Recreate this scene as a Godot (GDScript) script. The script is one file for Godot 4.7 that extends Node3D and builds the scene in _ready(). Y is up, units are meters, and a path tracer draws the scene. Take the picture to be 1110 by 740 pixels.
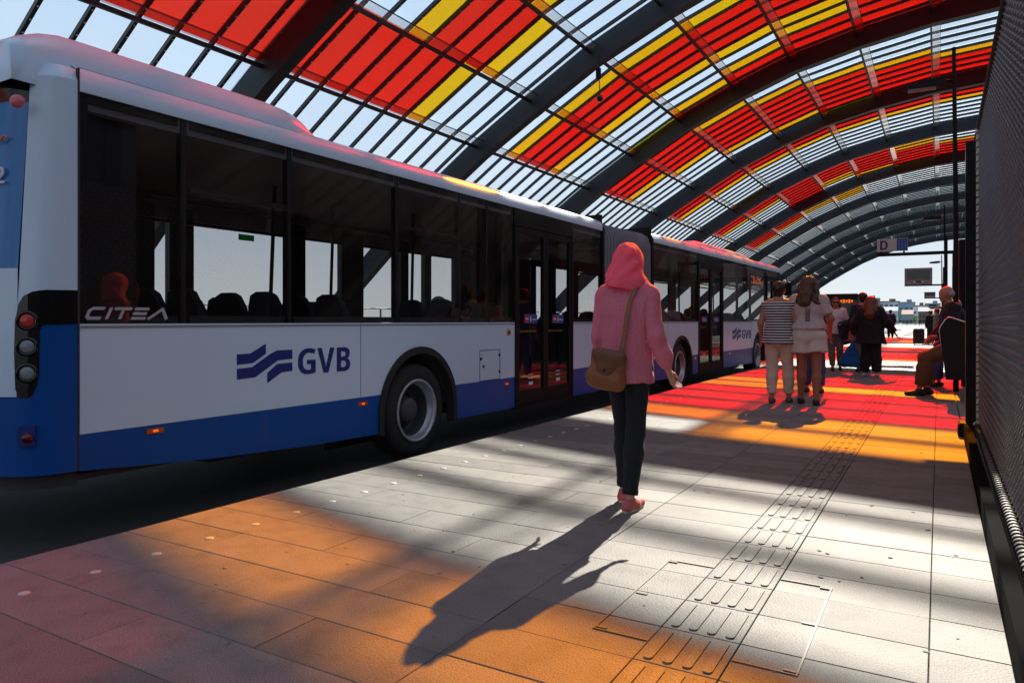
extends Node3D
# Covered bus platform under a barrel roof of coloured glass, low sun ahead.
# x: across the platform (right positive), y: up, Z: metres ahead along the platform (stored as -z).

var M := {}
var taken := {}
var rng := RandomNumberGenerator.new()

func P(x: float, y: float, Z: float) -> Vector3:
	return Vector3(x, y, -Z)

# ---------------------------------------------------------------- materials
func mat(called: String, c: Color, rough := 0.6, metal := 0.0) -> StandardMaterial3D:
	var m := StandardMaterial3D.new()
	m.resource_name = called
	m.albedo_color = c
	m.roughness = rough
	m.metallic = metal
	M[called] = m
	return m

func noise_tex(size: int, freq: float, lo: Color, hi: Color, oct := 4, sd := 1, mid = null, normal := false) -> NoiseTexture2D:
	var n := FastNoiseLite.new()
	n.noise_type = FastNoiseLite.TYPE_SIMPLEX_SMOOTH
	n.frequency = freq
	n.fractal_octaves = oct
	n.seed = sd
	var t := NoiseTexture2D.new()
	t.width = size
	t.height = size
	t.seamless = true
	t.noise = n
	if normal:
		t.as_normal_map = true
		t.bump_strength = 4.0
		return t
	var g := Gradient.new()
	g.set_color(0, lo)
	g.set_color(1, hi)
	if mid != null:
		g.add_point(0.5, mid)
	t.color_ramp = g
	return t

func world_tex(m: StandardMaterial3D, t: Texture2D, scale: float) -> void:
	m.albedo_texture = t
	m.uv1_triplanar = true
	m.uv1_world_triplanar = true
	m.uv1_scale = Vector3.ONE * scale

func world_detail(m: StandardMaterial3D, t: Texture2D, scale: float) -> void:
	m.detail_enabled = true
	m.detail_blend_mode = BaseMaterial3D.BLEND_MODE_MUL
	m.detail_uv_layer = BaseMaterial3D.DETAIL_UV_2
	m.detail_albedo = t
	m.uv2_triplanar = true
	m.uv2_world_triplanar = true
	m.uv2_scale = Vector3.ONE * scale

func pane_mat(called: String, c: Color, alpha: float, rough := 0.02) -> StandardMaterial3D:
	var m := mat(called, Color(c.r, c.g, c.b, alpha), rough)
	m.transparency = BaseMaterial3D.TRANSPARENCY_ALPHA
	return m

func cloth(called: String, c: Color, through := 0.0) -> StandardMaterial3D:
	var m := mat(called, c, 0.85)
	m.rim_enabled = true
	m.rim = 0.25
	m.rim_tint = 0.6
	if through > 0.0:
		m.backlight_enabled = true
		m.backlight = Color(c.r * through, c.g * through, c.b * through)
	return m

# ---------------------------------------------------------------- objects
func numbered(called: String) -> String:
	if not taken.has(called):
		taken[called] = 0
		return called
	taken[called] += 1
	return "%s_%03d" % [called, taken[called]]

func tag(o: Node3D, label: String, category: String, group := "") -> Node3D:
	o.set_meta("label", label)
	o.set_meta("category", category)
	if group != "":
		o.set_meta("group", group)
	return o

func thing(called: String, label: String, category: String, at := Vector3.ZERO, turn := 0.0, group := "") -> Node3D:
	var o := Node3D.new()
	o.name = numbered(called)
	add_child(o)
	o.position = at
	o.rotation.y = turn
	return tag(o, label, category, group)

func tool_() -> SurfaceTool:
	var st := SurfaceTool.new()
	st.begin(Mesh.PRIMITIVE_TRIANGLES)
	st.set_smooth_group(-1)
	return st

func done(st: SurfaceTool) -> ArrayMesh:
	st.generate_normals()
	return st.commit()

func put(called: String, mesh: Mesh, m: Material, parent: Node3D = self, at := Vector3.ZERO) -> MeshInstance3D:
	var o := MeshInstance3D.new()
	o.name = numbered(called) if parent == self else called
	o.mesh = mesh
	o.material_override = m
	o.position = at
	parent.add_child(o, true)
	return o

func obj(called: String, st: SurfaceTool, m: Material, parent: Node3D = self) -> MeshInstance3D:
	return put(called, done(st), m, parent)

func struct_(called: String, st: SurfaceTool, m: Material) -> MeshInstance3D:
	var o := obj(called, st, m)
	o.set_meta("kind", "structure")
	return o

# ---------------------------------------------------------------- shapes
func tri(st: SurfaceTool, a: Vector3, b: Vector3, c: Vector3) -> void:
	st.add_vertex(a)
	st.add_vertex(b)
	st.add_vertex(c)

func quad(st: SurfaceTool, a: Vector3, b: Vector3, c: Vector3, d: Vector3) -> void:
	tri(st, a, b, c)
	tri(st, a, c, d)

func hexa(st: SurfaceTool, p: Array) -> void:
	# p[0..3] bottom ring, p[4..7] top ring
	quad(st, p[0], p[1], p[2], p[3])
	quad(st, p[7], p[6], p[5], p[4])
	for i in 4:
		var j := (i + 1) % 4
		quad(st, p[i], p[i + 4], p[j + 4], p[j])

func box(st: SurfaceTool, c: Vector3, s: Vector3, b := Basis.IDENTITY) -> void:
	var h := s * 0.5
	var p := []
	for y in [-h.y, h.y]:
		for xz in [[-1, -1], [1, -1], [1, 1], [-1, 1]]:
			p.append(c + b * Vector3(h.x * xz[0], y, h.z * xz[1]))
	hexa(st, p)

func bevel_box(st: SurfaceTool, c: Vector3, s: Vector3, bev: float, b := Basis.IDENTITY) -> void:
	# a box with its upper edges chamfered
	var h := s * 0.5
	var rings := [[-h.y, 0.0], [h.y - bev, 0.0], [h.y, bev]]
	var all := []
	for r in rings:
		var ring := []
		for xz in [[-1, -1], [1, -1], [1, 1], [-1, 1]]:
			ring.append(c + b * Vector3((h.x - r[1]) * xz[0], r[0], (h.z - r[1]) * xz[1]))
		all.append(ring)
	for k in 2:
		for i in 4:
			var j := (i + 1) % 4
			quad(st, all[k][i], all[k + 1][i], all[k + 1][j], all[k][j])
	quad(st, all[2][3], all[2][2], all[2][1], all[2][0])
	quad(st, all[0][0], all[0][1], all[0][2], all[0][3])

func tube(st: SurfaceTool, pts: Array, r, sides := 8, smooth := true) -> void:
	# r: one radius or one for each point
	if smooth:
		st.set_smooth_group(1)
	var rings := []
	var up := Vector3.UP
	for i in pts.size():
		var d: Vector3 = (pts[mini(i + 1, pts.size() - 1)] - pts[maxi(i - 1, 0)]).normalized()
		if absf(d.dot(up)) > 0.95:
			up = Vector3.RIGHT if absf(d.x) < 0.9 else Vector3.BACK
		var s := d.cross(up).normalized()
		var u := s.cross(d).normalized()
		var ring := []
		var rad: float = r[i] if r is Array else r
		for k in sides:
			var an := TAU * k / sides
			ring.append(pts[i] + (s * cos(an) + u * sin(an)) * rad)
		rings.append(ring)
	for i in pts.size() - 1:
		for k in sides:
			var k2 := (k + 1) % sides
			quad(st, rings[i][k], rings[i][k2], rings[i + 1][k2], rings[i + 1][k])
	st.set_smooth_group(-1)
	for k in range(1, sides - 1):
		tri(st, rings[0][0], rings[0][k + 1], rings[0][k])
		tri(st, rings[-1][0], rings[-1][k], rings[-1][k + 1])

func lathe(st: SurfaceTool, c: Vector3, ax: Vector3, prof: Array, segs := 32, smooth := true) -> void:
	# prof: [radius, along axis]
	if smooth:
		st.set_smooth_group(1)
	var s := ax.cross(Vector3.UP if absf(ax.y) < 0.9 else Vector3.RIGHT).normalized()
	var u := s.cross(ax).normalized()
	for i in prof.size() - 1:
		for k in segs:
			var a0 := TAU * k / segs
			var a1 := TAU * (k + 1) / segs
			var d0 := s * cos(a0) + u * sin(a0)
			var d1 := s * cos(a1) + u * sin(a1)
			quad(st, c + ax * prof[i][1] + d0 * prof[i][0], c + ax * prof[i][1] + d1 * prof[i][0], c + ax * prof[i + 1][1] + d1 * prof[i + 1][0], c + ax * prof[i + 1][1] + d0 * prof[i + 1][0])
	st.set_smooth_group(-1)

func poly_prism(st: SurfaceTool, poly: PackedVector2Array, place: Callable, w0: float, w1: float) -> void:
	# a flat outline given depth; place(a, b, w) gives the point
	var idx := Geometry2D.triangulate_polygon(poly)
	for i in range(0, idx.size(), 3):
		var p := [poly[idx[i]], poly[idx[i + 1]], poly[idx[i + 2]]]
		tri(st, place.call(p[0].x, p[0].y, w1), place.call(p[1].x, p[1].y, w1), place.call(p[2].x, p[2].y, w1))
		tri(st, place.call(p[2].x, p[2].y, w0), place.call(p[1].x, p[1].y, w0), place.call(p[0].x, p[0].y, w0))
	for i in poly.size():
		var a := poly[i]
		var b := poly[(i + 1) % poly.size()]
		quad(st, place.call(a.x, a.y, w0), place.call(b.x, b.y, w0), place.call(b.x, b.y, w1), place.call(a.x, a.y, w1))

func rect2(a0: float, b0: float, a1: float, b1: float) -> PackedVector2Array:
	return PackedVector2Array([Vector2(a0, b0), Vector2(a1, b0), Vector2(a1, b1), Vector2(a0, b1)])

func round_rect(a0: float, b0: float, a1: float, b1: float, r: float, n := 4) -> PackedVector2Array:
	var out := PackedVector2Array()
	for q in [[a1 - r, b1 - r, 0.0], [a0 + r, b1 - r, PI / 2], [a0 + r, b0 + r, PI], [a1 - r, b0 + r, 1.5 * PI]]:
		for i in n + 1:
			var an: float = q[2] + PI / 2 * i / n
			out.append(Vector2(q[0] + cos(an) * r, q[1] + sin(an) * r))
	return out

# ---------------------------------------------------------------- bodies as one skin round a skeleton
# bone: [a, b, radius a, radius b, flat direction, flat factor]
func bone(a: Vector3, b: Vector3, ra: float, rb: float, fd := Vector3.ZERO, ff := 1.0) -> Array:
	return [a, b, ra, rb, fd, ff]

func skin(groups: Array, cell: float, mesh: ArrayMesh, ripple := 0.0, rscale := Vector3(8, 2, 8), sd := 3) -> void:
	# groups: {bones, clips: [[normal, offset]], k}; adds one surface to mesh
	var lo := Vector3.ONE * 1e6
	var hi := -lo
	for g in groups:
		for b in g.bones:
			var r := maxf(b[2], b[3])
			lo = lo.min(b[0] - Vector3.ONE * r).min(b[1] - Vector3.ONE * r)
			hi = hi.max(b[0] + Vector3.ONE * r).max(b[1] + Vector3.ONE * r)
	lo -= Vector3.ONE * cell * 3.0
	hi += Vector3.ONE * cell * 3.0
	var nx := int((hi.x - lo.x) / cell) + 1
	var ny := int((hi.y - lo.y) / cell) + 1
	var nz := int((hi.z - lo.z) / cell) + 1
	var total := PackedFloat32Array()
	total.resize(nx * ny * nz)
	total.fill(9.0)
	var nxy := nx * ny
	for g in groups:
		var field := PackedFloat32Array()
		field.resize(nx * ny * nz)
		field.fill(9.0)
		var k: float = g.get("k", 0.04)
		for b in g.bones:
			var a: Vector3 = b[0]
			var ba: Vector3 = b[1] - a
			var bb := maxf(ba.length_squared(), 1e-9)
			var ra: float = b[2]
			var dr: float = b[3] - ra
			var fd: Vector3 = b[4]
			var fs: float = 1.0 / b[5] - 1.0
			var soft: float = sqrt(b[5])
			var pad := maxf(b[2], b[3]) + k + cell * 2.0
			var l := ((a.min(b[1]) - Vector3.ONE * pad - lo) / cell).floor()
			var h := ((a.max(b[1]) + Vector3.ONE * pad - lo) / cell).ceil()
			for iz in range(maxi(0, int(l.z)), mini(nz, int(h.z) + 1)):
				for iy in range(maxi(0, int(l.y)), mini(ny, int(h.y) + 1)):
					var row := iz * nxy + iy * nx
					for ix in range(maxi(0, int(l.x)), mini(nx, int(h.x) + 1)):
						var p := lo + Vector3(ix, iy, iz) * cell - a
						if fs > 0.0:
							p += fd * (fd.dot(p) * fs)
						var t := clampf(p.dot(ba) / bb, 0.0, 1.0)
						var d := ((p - ba * t).length() - ra - dr * t) * soft
						var cur := field[row + ix]
						if cur > 5.0:
							field[row + ix] = d
						else:
							var q := maxf(k - absf(cur - d), 0.0) / k
							field[row + ix] = minf(cur, d) - q * q * k * 0.25
		var clips: Array = g.get("clips", [])
		for i in total.size():
			var v := field[i]
			if v < 5.0:
				if clips.size() and v < cell * 3.0:
					var iz2 := i / nxy
					var iy2 := (i - iz2 * nxy) / nx
					var p2 := lo + Vector3(i - iz2 * nxy - iy2 * nx, iy2, iz2) * cell
					for c in clips:
						v = maxf(v, c[0].dot(p2) - c[1])
				if v < total[i]:
					total[i] = v
	if ripple > 0.0:
		var fn := FastNoiseLite.new()
		fn.noise_type = FastNoiseLite.TYPE_SIMPLEX_SMOOTH
		fn.frequency = 1.0
		fn.fractal_octaves = 2
		fn.seed = sd
		for i in total.size():
			if absf(total[i]) < ripple + cell * 2.0:
				var iz3 := i / nxy
				var iy3 := (i - iz3 * nxy) / nx
				var p3 := (lo + Vector3(i - iz3 * nxy - iy3 * nx, iy3, iz3) * cell) * rscale
				total[i] += ripple * fn.get_noise_3dv(p3)
	var at := PackedInt32Array()
	at.resize(nx * ny * nz)
	at.fill(-1)
	var verts := PackedVector3Array()
	var norms := PackedVector3Array()
	var idx := PackedInt32Array()
	var off := [0, 1, nx, nx + 1, nxy, nxy + 1, nxy + nx, nxy + nx + 1]
	var edges := [[0, 1], [2, 3], [4, 5], [6, 7], [0, 2], [1, 3], [4, 6], [5, 7], [0, 4], [1, 5], [2, 6], [3, 7]]
	var cor := [Vector3(0, 0, 0), Vector3(1, 0, 0), Vector3(0, 1, 0), Vector3(1, 1, 0), Vector3(0, 0, 1), Vector3(1, 0, 1), Vector3(0, 1, 1), Vector3(1, 1, 1)]
	var far := cell * 4.0
	var v8 := PackedFloat32Array()
	v8.resize(8)
	for iz in nz - 1:
		for iy in ny - 1:
			var row2 := iz * nxy + iy * nx
			for ix in nx - 1:
				var i0 := row2 + ix
				if absf(total[i0]) > far:
					continue
				var neg := 0
				for c in 8:
					v8[c] = total[i0 + off[c]]
					if v8[c] < 0.0:
						neg += 1
				if neg == 0 or neg == 8:
					continue
				var sum := Vector3.ZERO
				var n := 0
				for e in edges:
					var va := v8[e[0]]
					var vb := v8[e[1]]
					if (va < 0.0) != (vb < 0.0):
						sum += cor[e[0]].lerp(cor[e[1]], va / (va - vb))
						n += 1
				at[i0] = verts.size()
				verts.append(lo + (Vector3(ix, iy, iz) + sum / n) * cell)
				norms.append(Vector3(v8[1] + v8[3] + v8[5] + v8[7] - v8[0] - v8[2] - v8[4] - v8[6], v8[2] + v8[3] + v8[6] + v8[7] - v8[0] - v8[1] - v8[4] - v8[5], v8[4] + v8[5] + v8[6] + v8[7] - v8[0] - v8[1] - v8[2] - v8[3]).normalized())
	for iz in range(1, nz - 1):
		for iy in range(1, ny - 1):
			var row4 := iz * nxy + iy * nx
			for ix in range(1, nx - 1):
				var i1 := row4 + ix
				if at[i1] < 0:
					continue
				var inside := total[i1] < 0.0
				for ax in 3:
					var step: int = [1, nx, nxy][ax]
					if (total[i1 + step] < 0.0) == inside:
						continue
					var s1: int = [nx, nxy, 1][ax]
					var s2: int = [nxy, 1, nx][ax]
					var q0 := at[i1]
					var q1 := at[i1 - s1]
					var q2 := at[i1 - s1 - s2]
					var q3 := at[i1 - s2]
					if q0 < 0 or q1 < 0 or q2 < 0 or q3 < 0:
						continue
					if inside:
						idx.append_array([q0, q2, q1, q0, q3, q2])
					else:
						idx.append_array([q0, q1, q2, q0, q2, q3])
	if idx.is_empty():
		return
	var arr := []
	arr.resize(Mesh.ARRAY_MAX)
	arr[Mesh.ARRAY_VERTEX] = verts
	arr[Mesh.ARRAY_NORMAL] = norms
	arr[Mesh.ARRAY_INDEX] = idx
	mesh.add_surface_from_arrays(Mesh.PRIMITIVE_TRIANGLES, arr)

func skin_part(called: String, parent: Node3D, m: Material, groups: Array, cell: float, ripple := 0.0, rscale := Vector3(8, 2, 8), sd := 3) -> MeshInstance3D:
	var mesh := ArrayMesh.new()
	skin(groups, cell, mesh, ripple, rscale, sd)
	return put(called, mesh, m, parent)

func _ready() -> void:
	rng.seed = 7
	# ---- camera: level, looking about 31 degrees left of the platform's line; lens shifted a little
	var cam := Camera3D.new()
	cam.name = "camera"
	cam.position = Vector3(0, 1.19, 0)
	cam.rotation_degrees = Vector3(0, 30.5645, 0)
	cam.projection = Camera3D.PROJECTION_FRUSTUM
	cam.near = 0.05
	cam.far = 3000.0
	cam.size = 0.05 * 740.0 / 784.0
	cam.frustum_offset = Vector2(0, -0.05 * 22.5 / 784.0)
	add_child(cam)
	# ---- sky, exposure
	var we := WorldEnvironment.new()
	we.name = "environment"
	var e := Environment.new()
	e.background_mode = Environment.BG_SKY
	var sky := Sky.new()
	var sm := ProceduralSkyMaterial.new()
	sm.sky_top_color = Color(0.54, 0.73, 0.92)
	sm.sky_horizon_color = Color(0.93, 0.945, 0.95)
	sm.sky_curve = 0.18
	sm.ground_bottom_color = Color(0.35, 0.36, 0.37)
	sm.ground_horizon_color = Color(0.75, 0.78, 0.8)
	sm.sun_angle_max = 30.0
	sm.sun_curve = 0.12
	sky.sky_material = sm
	e.sky = sky
	e.background_energy_multiplier = 0.31
	e.tonemap_mode = Environment.TONE_MAPPER_LINEAR
	e.tonemap_exposure = 3.4
	e.volumetric_fog_enabled = true
	e.volumetric_fog_density = 0.0
	e.sdfgi_enabled = true
	e.ssao_enabled = true
	e.ssil_enabled = true
	we.environment = e
	add_child(we)
	# ---- sun: ahead, a little to the left of the platform's line, 36 degrees up
	var sun := DirectionalLight3D.new()
	sun.name = "sun"
	sun.light_color = Color(1.0, 0.965, 0.90)
	sun.light_energy = 1.6
	sun.light_angular_distance = 0.53
	sun.shadow_enabled = true
	add_child(sun)
	sun.look_at_from_position(Vector3(-0.081, 1.0, -1.40), Vector3.ZERO)
	make_materials()
	# ---- ground, road, water
	var st := tool_()
	box(st, Vector3(0, -1.6, 0), Vector3(5000, 1.0, 5000))
	struct_("water", st, M.water)
	st = tool_()
	box(st, P(3.0, -0.66, 60), Vector3(74, 0.9, 240))
	struct_("road", st, M.asphalt)
	st = tool_()
	box(st, P(-50, -1.0, 640), Vector3(900, 0.5, 240))
	struct_("far_shore", st, M.ground)
	build_platform()
	build_roof()
	build_bus()
	build_right_side()
	build_far()
	passengers()
	crowd()

# ---------------------------------------------------------------- the platform and what stands on it
func x_at(u: float, Z: float) -> float:
	# metres to the right, at distance Z ahead, of a column of the photograph
	var a := (u - 555.0) / 784.0
	return Z * (a * 0.86106 - 0.50851) / (0.86106 + a * 0.50851)

func build_platform() -> void:
	var st := tool_()
	box(st, P(-1.0, -0.33, 79), Vector3(5.92, 0.6, 160))
	var base := struct_("platform", st, M.bed)
	var rows := []
	for k in range(-5, 140):
		rows.append(1.79 + 0.31 * k)
	var made := {}
	var rest := [tool_(), tool_(), tool_()]
	var tones := [M.slab_a, M.slab_b, M.slab_c]
	var gap := 0.0035
	for ri in rows.size():
		var z: float = rows[ri]
		var edges: Array = [-3.96, -2.75, -1.54, -0.93] if ri % 2 == 0 else [-3.96, -3.35, -2.15, -1.54, -0.93]
		var cells := []
		for i in edges.size() - 1:
			cells.append([edges[i], edges[i + 1]])
		cells.append([-0.63, -0.03])
		cells.append([-0.03, 0.22])
		for c in cells:
			var w: float = c[1] - c[0] - gap
			var t := rng.randi() % 3
			var dy := rng.randf_range(-0.0012, 0.0012)
			var cx: float = (c[0] + c[1]) * 0.5
			if z < 10.0:
				var key := snappedf(w, 0.001)
				if not made.has(key):
					var s2 := tool_()
					bevel_box(s2, Vector3(0, -0.016, 0), Vector3(w, 0.032, 0.31 - gap), 0.002)
					made[key] = done(s2)
				put("slab", made[key], tones[t], base, P(cx, dy, z + 0.155))
			else:
				bevel_box(rest[t], P(cx, dy - 0.016, z + 0.155), Vector3(w, 0.032, 0.31 - gap), 0.002)
	for t in 3:
		obj("far_slabs", rest[t], tones[t], base).set_meta("kind", "stuff")
	# right of the screens and on to the end: plain cast floor
	st = tool_()
	box(st, P(-1.875, -0.018, 105), Vector3(4.17, 0.034, 119.4))
	obj("far_paving", st, M.slab_b, base).set_meta("kind", "stuff")
	st = tool_()
	box(st, P(1.1, -0.02, 80), Vector3(1.74, 0.034, 158))
	obj("back_paving", st, M.slab_c, base)
	# guiding strip: ribbed tiles
	var bar := tool_()
	var outline := PackedVector2Array()
	for i in 6:
		var an := PI * i / 5.0
		outline.append(Vector2(cos(an) * 0.0165, 0.118 + sin(an) * 0.0165))
	for i in 6:
		var an2 := PI + PI * i / 5.0
		outline.append(Vector2(cos(an2) * 0.0165, -0.118 + sin(an2) * 0.0165))
	poly_prism(bar, outline, func(a, b, c): return Vector3(a, c, b), -0.004, 0.0055)
	var bar_mesh := done(bar)
	var tile := tool_()
	bevel_box(tile, Vector3(0, -0.016, 0), Vector3(0.296, 0.032, 0.306), 0.002)
	var tile_mesh := done(tile)
	var far_tiles := tool_()
	for ri in rows.size():
		var z: float = rows[ri] + 0.155
		if z < 14.0:
			var t := put("guide_tile", tile_mesh, M.slab_b, base, P(-0.78, 0.001, z))
			for b in 4:
				put("raised_bar", bar_mesh, M.slab_bar, t, Vector3(-0.105 + b * 0.07, 0, 0))
		else:
			bevel_box(far_tiles, P(-0.78, -0.015, z), Vector3(0.296, 0.032, 0.306), 0.002)
			for b in 4:
				box(far_tiles, P(-0.885 + b * 0.07, 0.003, z), Vector3(0.033, 0.006, 0.27))
	obj("far_guide_tiles", far_tiles, M.slab_bar, base).set_meta("kind", "stuff")
	# edge studs, one in each row
	var stud := tool_()
	lathe(stud, Vector3.ZERO, Vector3.UP, [[0.024, -0.002], [0.023, 0.003], [0.017, 0.0045], [0.0, 0.005]], 16)
	var stud_mesh := done(stud)
	for ri in rows.size():
		var z: float = rows[ri] + 0.155
		if z < 24.0:
			put("edge_stud", stud_mesh, M.stud_white, base, P(-3.44, 0, z))
	# trodden gum and specks on the slabs
	st = tool_()
	for i in 110:
		var gp := P(rng.randf_range(-3.3, 0.15), 0.0, rng.randf_range(1.3, 8.5))
		if absf(gp.x + 0.78) < 0.2:
			continue
		var gr := rng.randf_range(0.005, 0.016)
		lathe(st, gp, Vector3.UP, [[gr, -0.003], [gr * 0.85, 0.0022], [0.0, 0.0026]], 8)
	obj("gum_spots", st, M.gum, base).set_meta("kind", "stuff")
	# the hatch by the guiding strip
	var hatch := thing("access_hatch", "flush paved access hatch with thin steel frame beside the ribbed guiding strip", "hatch", P(-0.78, 0, 3.03))
	st = tool_()
	for e in [[-0.37, 0.0, 0.007, 0.93], [0.37, 0.0, 0.007, 0.93], [-0.26, -0.46, 0.21, 0.007], [0.26, -0.46, 0.21, 0.007], [-0.26, 0.46, 0.21, 0.007], [0.26, 0.46, 0.21, 0.007]]:
		st = tool_()
		box(st, Vector3(e[0], 0.0005, e[1]), Vector3(e[2], 0.008, e[3]))
		obj("frame_strip", st, M.hatch_steel, hatch)
	for e in [[-0.35, -0.44], [0.35, 0.44], [0.34, 0.0], [0.35, -0.44], [-0.35, 0.44], [-0.335, 0.03]]:
		st = tool_()
		box(st, Vector3(e[0], 0.002, e[1]), Vector3(0.05, 0.007, 0.014))
		obj("lifting_lug", st, M.hatch_steel, hatch)

func build_right_side() -> void:
	var st: SurfaceTool
	# woven wire screen in a laced tube frame
	var scr := thing("wire_screen", "tall dark woven wire screen in a laced tube frame along the platform", "screen")
	st = tool_()
	box(st, P(0.252, 0.06, 5.0), Vector3(0.06, 0.16, 7.6))
	obj("plinth", st, M.plinth, scr)
	st = tool_()
	tube(st, [P(0.315, 0.19, 1.2), P(0.315, 0.19, 8.3)], 0.027, 14)
	obj("bottom_tube", st, M.frame_tube, scr)
	st = tool_()
	tube(st, [P(0.335, 0.2, 8.15), P(0.335, 3.02, 8.15)], 0.03, 14)
	obj("side_tube", st, M.frame_tube, scr)
	st = tool_()
	tube(st, [P(0.335, 3.02, 1.2), P(0.335, 3.02, 8.7)], 0.03, 14)
	obj("top_tube", st, M.dark_steel, scr)
	st = tool_()
	var pts := []
	for i in 1400:
		var an := i * 0.5
		pts.append(P(0.315 + cos(an) * 0.030, 0.19 + sin(an) * 0.030, 1.2 + 6.95 * i / 1400.0))
	tube(st, pts, 0.0045, 5)
	pts = []
	for i in 420:
		var an := i * 0.62
		pts.append(P(0.335 + cos(an) * 0.036, 0.22 + 2.8 * i / 420.0, 8.15 + sin(an) * 0.036))
	tube(st, pts, 0.005, 5)
	obj("lacing_cord", st, M.black_rope, scr)
	st = tool_()
	var nz := 138
	var ny := 46
	for i in nz:
		var z := 1.25 + i * 0.05
		var row := []
		for k in ny + 1:
			var y := 0.25 + k * (2.75 / ny)
			row.append(P(0.335 + (0.009 if (i + k) % 2 == 0 else -0.009), y, z + (0.015 if (k % 2 == 0) != (i % 2 == 0) else -0.015)))
		for k in ny:
			var a: Vector3 = row[k]
			var b: Vector3 = row[k + 1]
			var e := Vector3(0, 0, 0.005)
			var o := Vector3(0.005, 0, 0)
			quad(st, a - e - o, b - e - o, b + e - o, a + e - o)
			quad(st, a + e - o, b + e - o, b + o, a + o)
			quad(st, a + o, b + o, b - e - o, a - e - o)
	for k in ny:
		var y := 0.25 + k * (2.75 / ny)
		box(st, P(0.335, y, 4.7), Vector3(0.007, 0.007, 6.9))
	obj("wire_mesh", st, M.wire, scr)
	# closed dark wall behind the screen
	var wall := thing("kiosk_wall", "dark panelled kiosk wall standing behind the wire screen", "wall")
	for i in 8:
		st = tool_()
		box(st, P(1.0, 1.55, 0.9 + i * 1.02), Vector3(0.08, 3.1, 1.0))
		obj("panel", st, M.dark_panel, wall)
	# the post at the end of the screen
	var post := thing("screen_post", "thick dark steel post at the end of the wire screen", "post", P(0.31, 0, 8.88))
	st = tool_()
	bevel_box(st, Vector3(0, 1.52, 0), Vector3(0.14, 3.04, 0.2), 0.01)
	obj("column", st, M.dark_steel, post)
	st = tool_()
	bevel_box(st, Vector3(-0.02, 0.06, 0.02), Vector3(0.24, 0.16, 0.3), 0.02)
	obj("foot", st, M.dark_steel, post)
	# bench with end panel
	var bench := thing("bench", "dark bench with a black end panel edged in pale metal", "bench", P(0.45, 0, 13.6))
	st = tool_()
	bevel_box(st, Vector3(0.03, 0.56, -0.5), Vector3(0.5, 0.06, 3.4), 0.015)
	obj("seat", st, M.dark_panel, bench)
	for zz in [1.0, -1.9]:
		st = tool_()
		box(st, Vector3(0.05, 0.26, zz), Vector3(0.3, 0.54, 0.06))
		obj("leg", st, M.dark_steel, bench)
	var outline := PackedVector2Array([Vector2(-0.36, 0.33), Vector2(-0.44, 1.04), Vector2(-0.425, 1.10), Vector2(-0.36, 1.21), Vector2(-0.33, 1.235), Vector2(-0.29, 1.23), Vector2(0.1, 1.08), Vector2(0.1, 0.33)])
	st = tool_()
	poly_prism(st, outline, func(a, b, c): return Vector3(a, b, c), 1.26, 1.30)
	obj("end_panel", st, M.black_cloth, bench)
	st = tool_()
	tube(st, [Vector3(-0.37, 0.6, 1.28), Vector3(-0.44, 1.04, 1.28), Vector3(-0.425, 1.10, 1.28), Vector3(-0.36, 1.21, 1.28), Vector3(-0.33, 1.235, 1.28), Vector3(-0.29, 1.23, 1.28), Vector3(0.1, 1.08, 1.28)], 0.014, 8)
	obj("edging", st, M.silver, bench)
	# kiosk beyond, with upright boards
	var kiosk := thing("platform_kiosk", "dark kiosk with upright cladding boards beyond the bench", "kiosk", P(1.3, 0, 24))
	st = tool_()
	box(st, Vector3(0.0, 1.5, 0), Vector3(1.7, 3.0, 10))
	obj("core", st, M.dark_panel, kiosk)
	for i in 7:
		st = tool_()
		box(st, Vector3(-0.78 + i * 0.26, 1.5, 5.03), Vector3(0.22, 3.0, 0.06))
		obj("board", st, M.dark_steel, kiosk)
	for i in 16:
		st = tool_()
		box(st, Vector3(-0.88, 1.5, 4.8 - i * 0.62), Vector3(0.06, 3.0, 0.56))
		obj("board", st, M.dark_steel, kiosk)
	# street lamps
	for l in [[0.25, 14.3, 5.8, 5.2, "tall thin platform lamp rising beside the bench"], [0.22, 33.0, 5.7, 5.2, "tall thin platform lamp near the hanging information screen"], [0.2, 58.0, 5.7, 5.2, "tall thin platform lamp beyond the hanging information screens"]]:
		var lamp := thing("platform_lamp", l[4], "lamp", P(l[0], 0, l[1]), 0.0, "platform lamps")
		st = tool_()
		tube(st, [Vector3(0, 0, 0), Vector3(0, l[2] * 0.5, 0), Vector3(-0.03, l[2], 0)], [0.045, 0.04, 0.03], 10)
		obj("pole", st, M.dark_steel, lamp)
		st = tool_()
		tube(st, [Vector3(0, l[3] + 0.05, 0), Vector3(-0.18, l[3] + 0.05, 0)], 0.022, 8)
		obj("arm", st, M.dark_steel, lamp)
		st = tool_()
		st.set_smooth_group(-1)
		hexa(st, [Vector3(-0.78, l[3] - 0.02, -0.12), Vector3(-0.12, l[3] - 0.03, -0.14), Vector3(-0.12, l[3] - 0.03, 0.14), Vector3(-0.78, l[3] - 0.02, 0.12), Vector3(-0.7, l[3] + 0.07, -0.08), Vector3(-0.16, l[3] + 0.12, -0.1), Vector3(-0.16, l[3] + 0.12, 0.1), Vector3(-0.7, l[3] + 0.07, 0.08)])
		var hd := obj("lamp_head", st, M.dark_steel, lamp)
		st = tool_()
		box(st, Vector3(-0.5, l[3] - 0.035, 0), Vector3(0.42, 0.03, 0.17))
		obj("diffuser", st, M.grey_trim, hd)
	# the D sign on its arm
	var sign := thing("platform_sign", "grey platform letter sign reading D with a blue panel on a long arm", "sign", P(0, 0, 26))
	st = tool_()
	box(st, Vector3(-0.55, 3.30, -0.05), Vector3(2.34, 0.10, 0.10))
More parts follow.
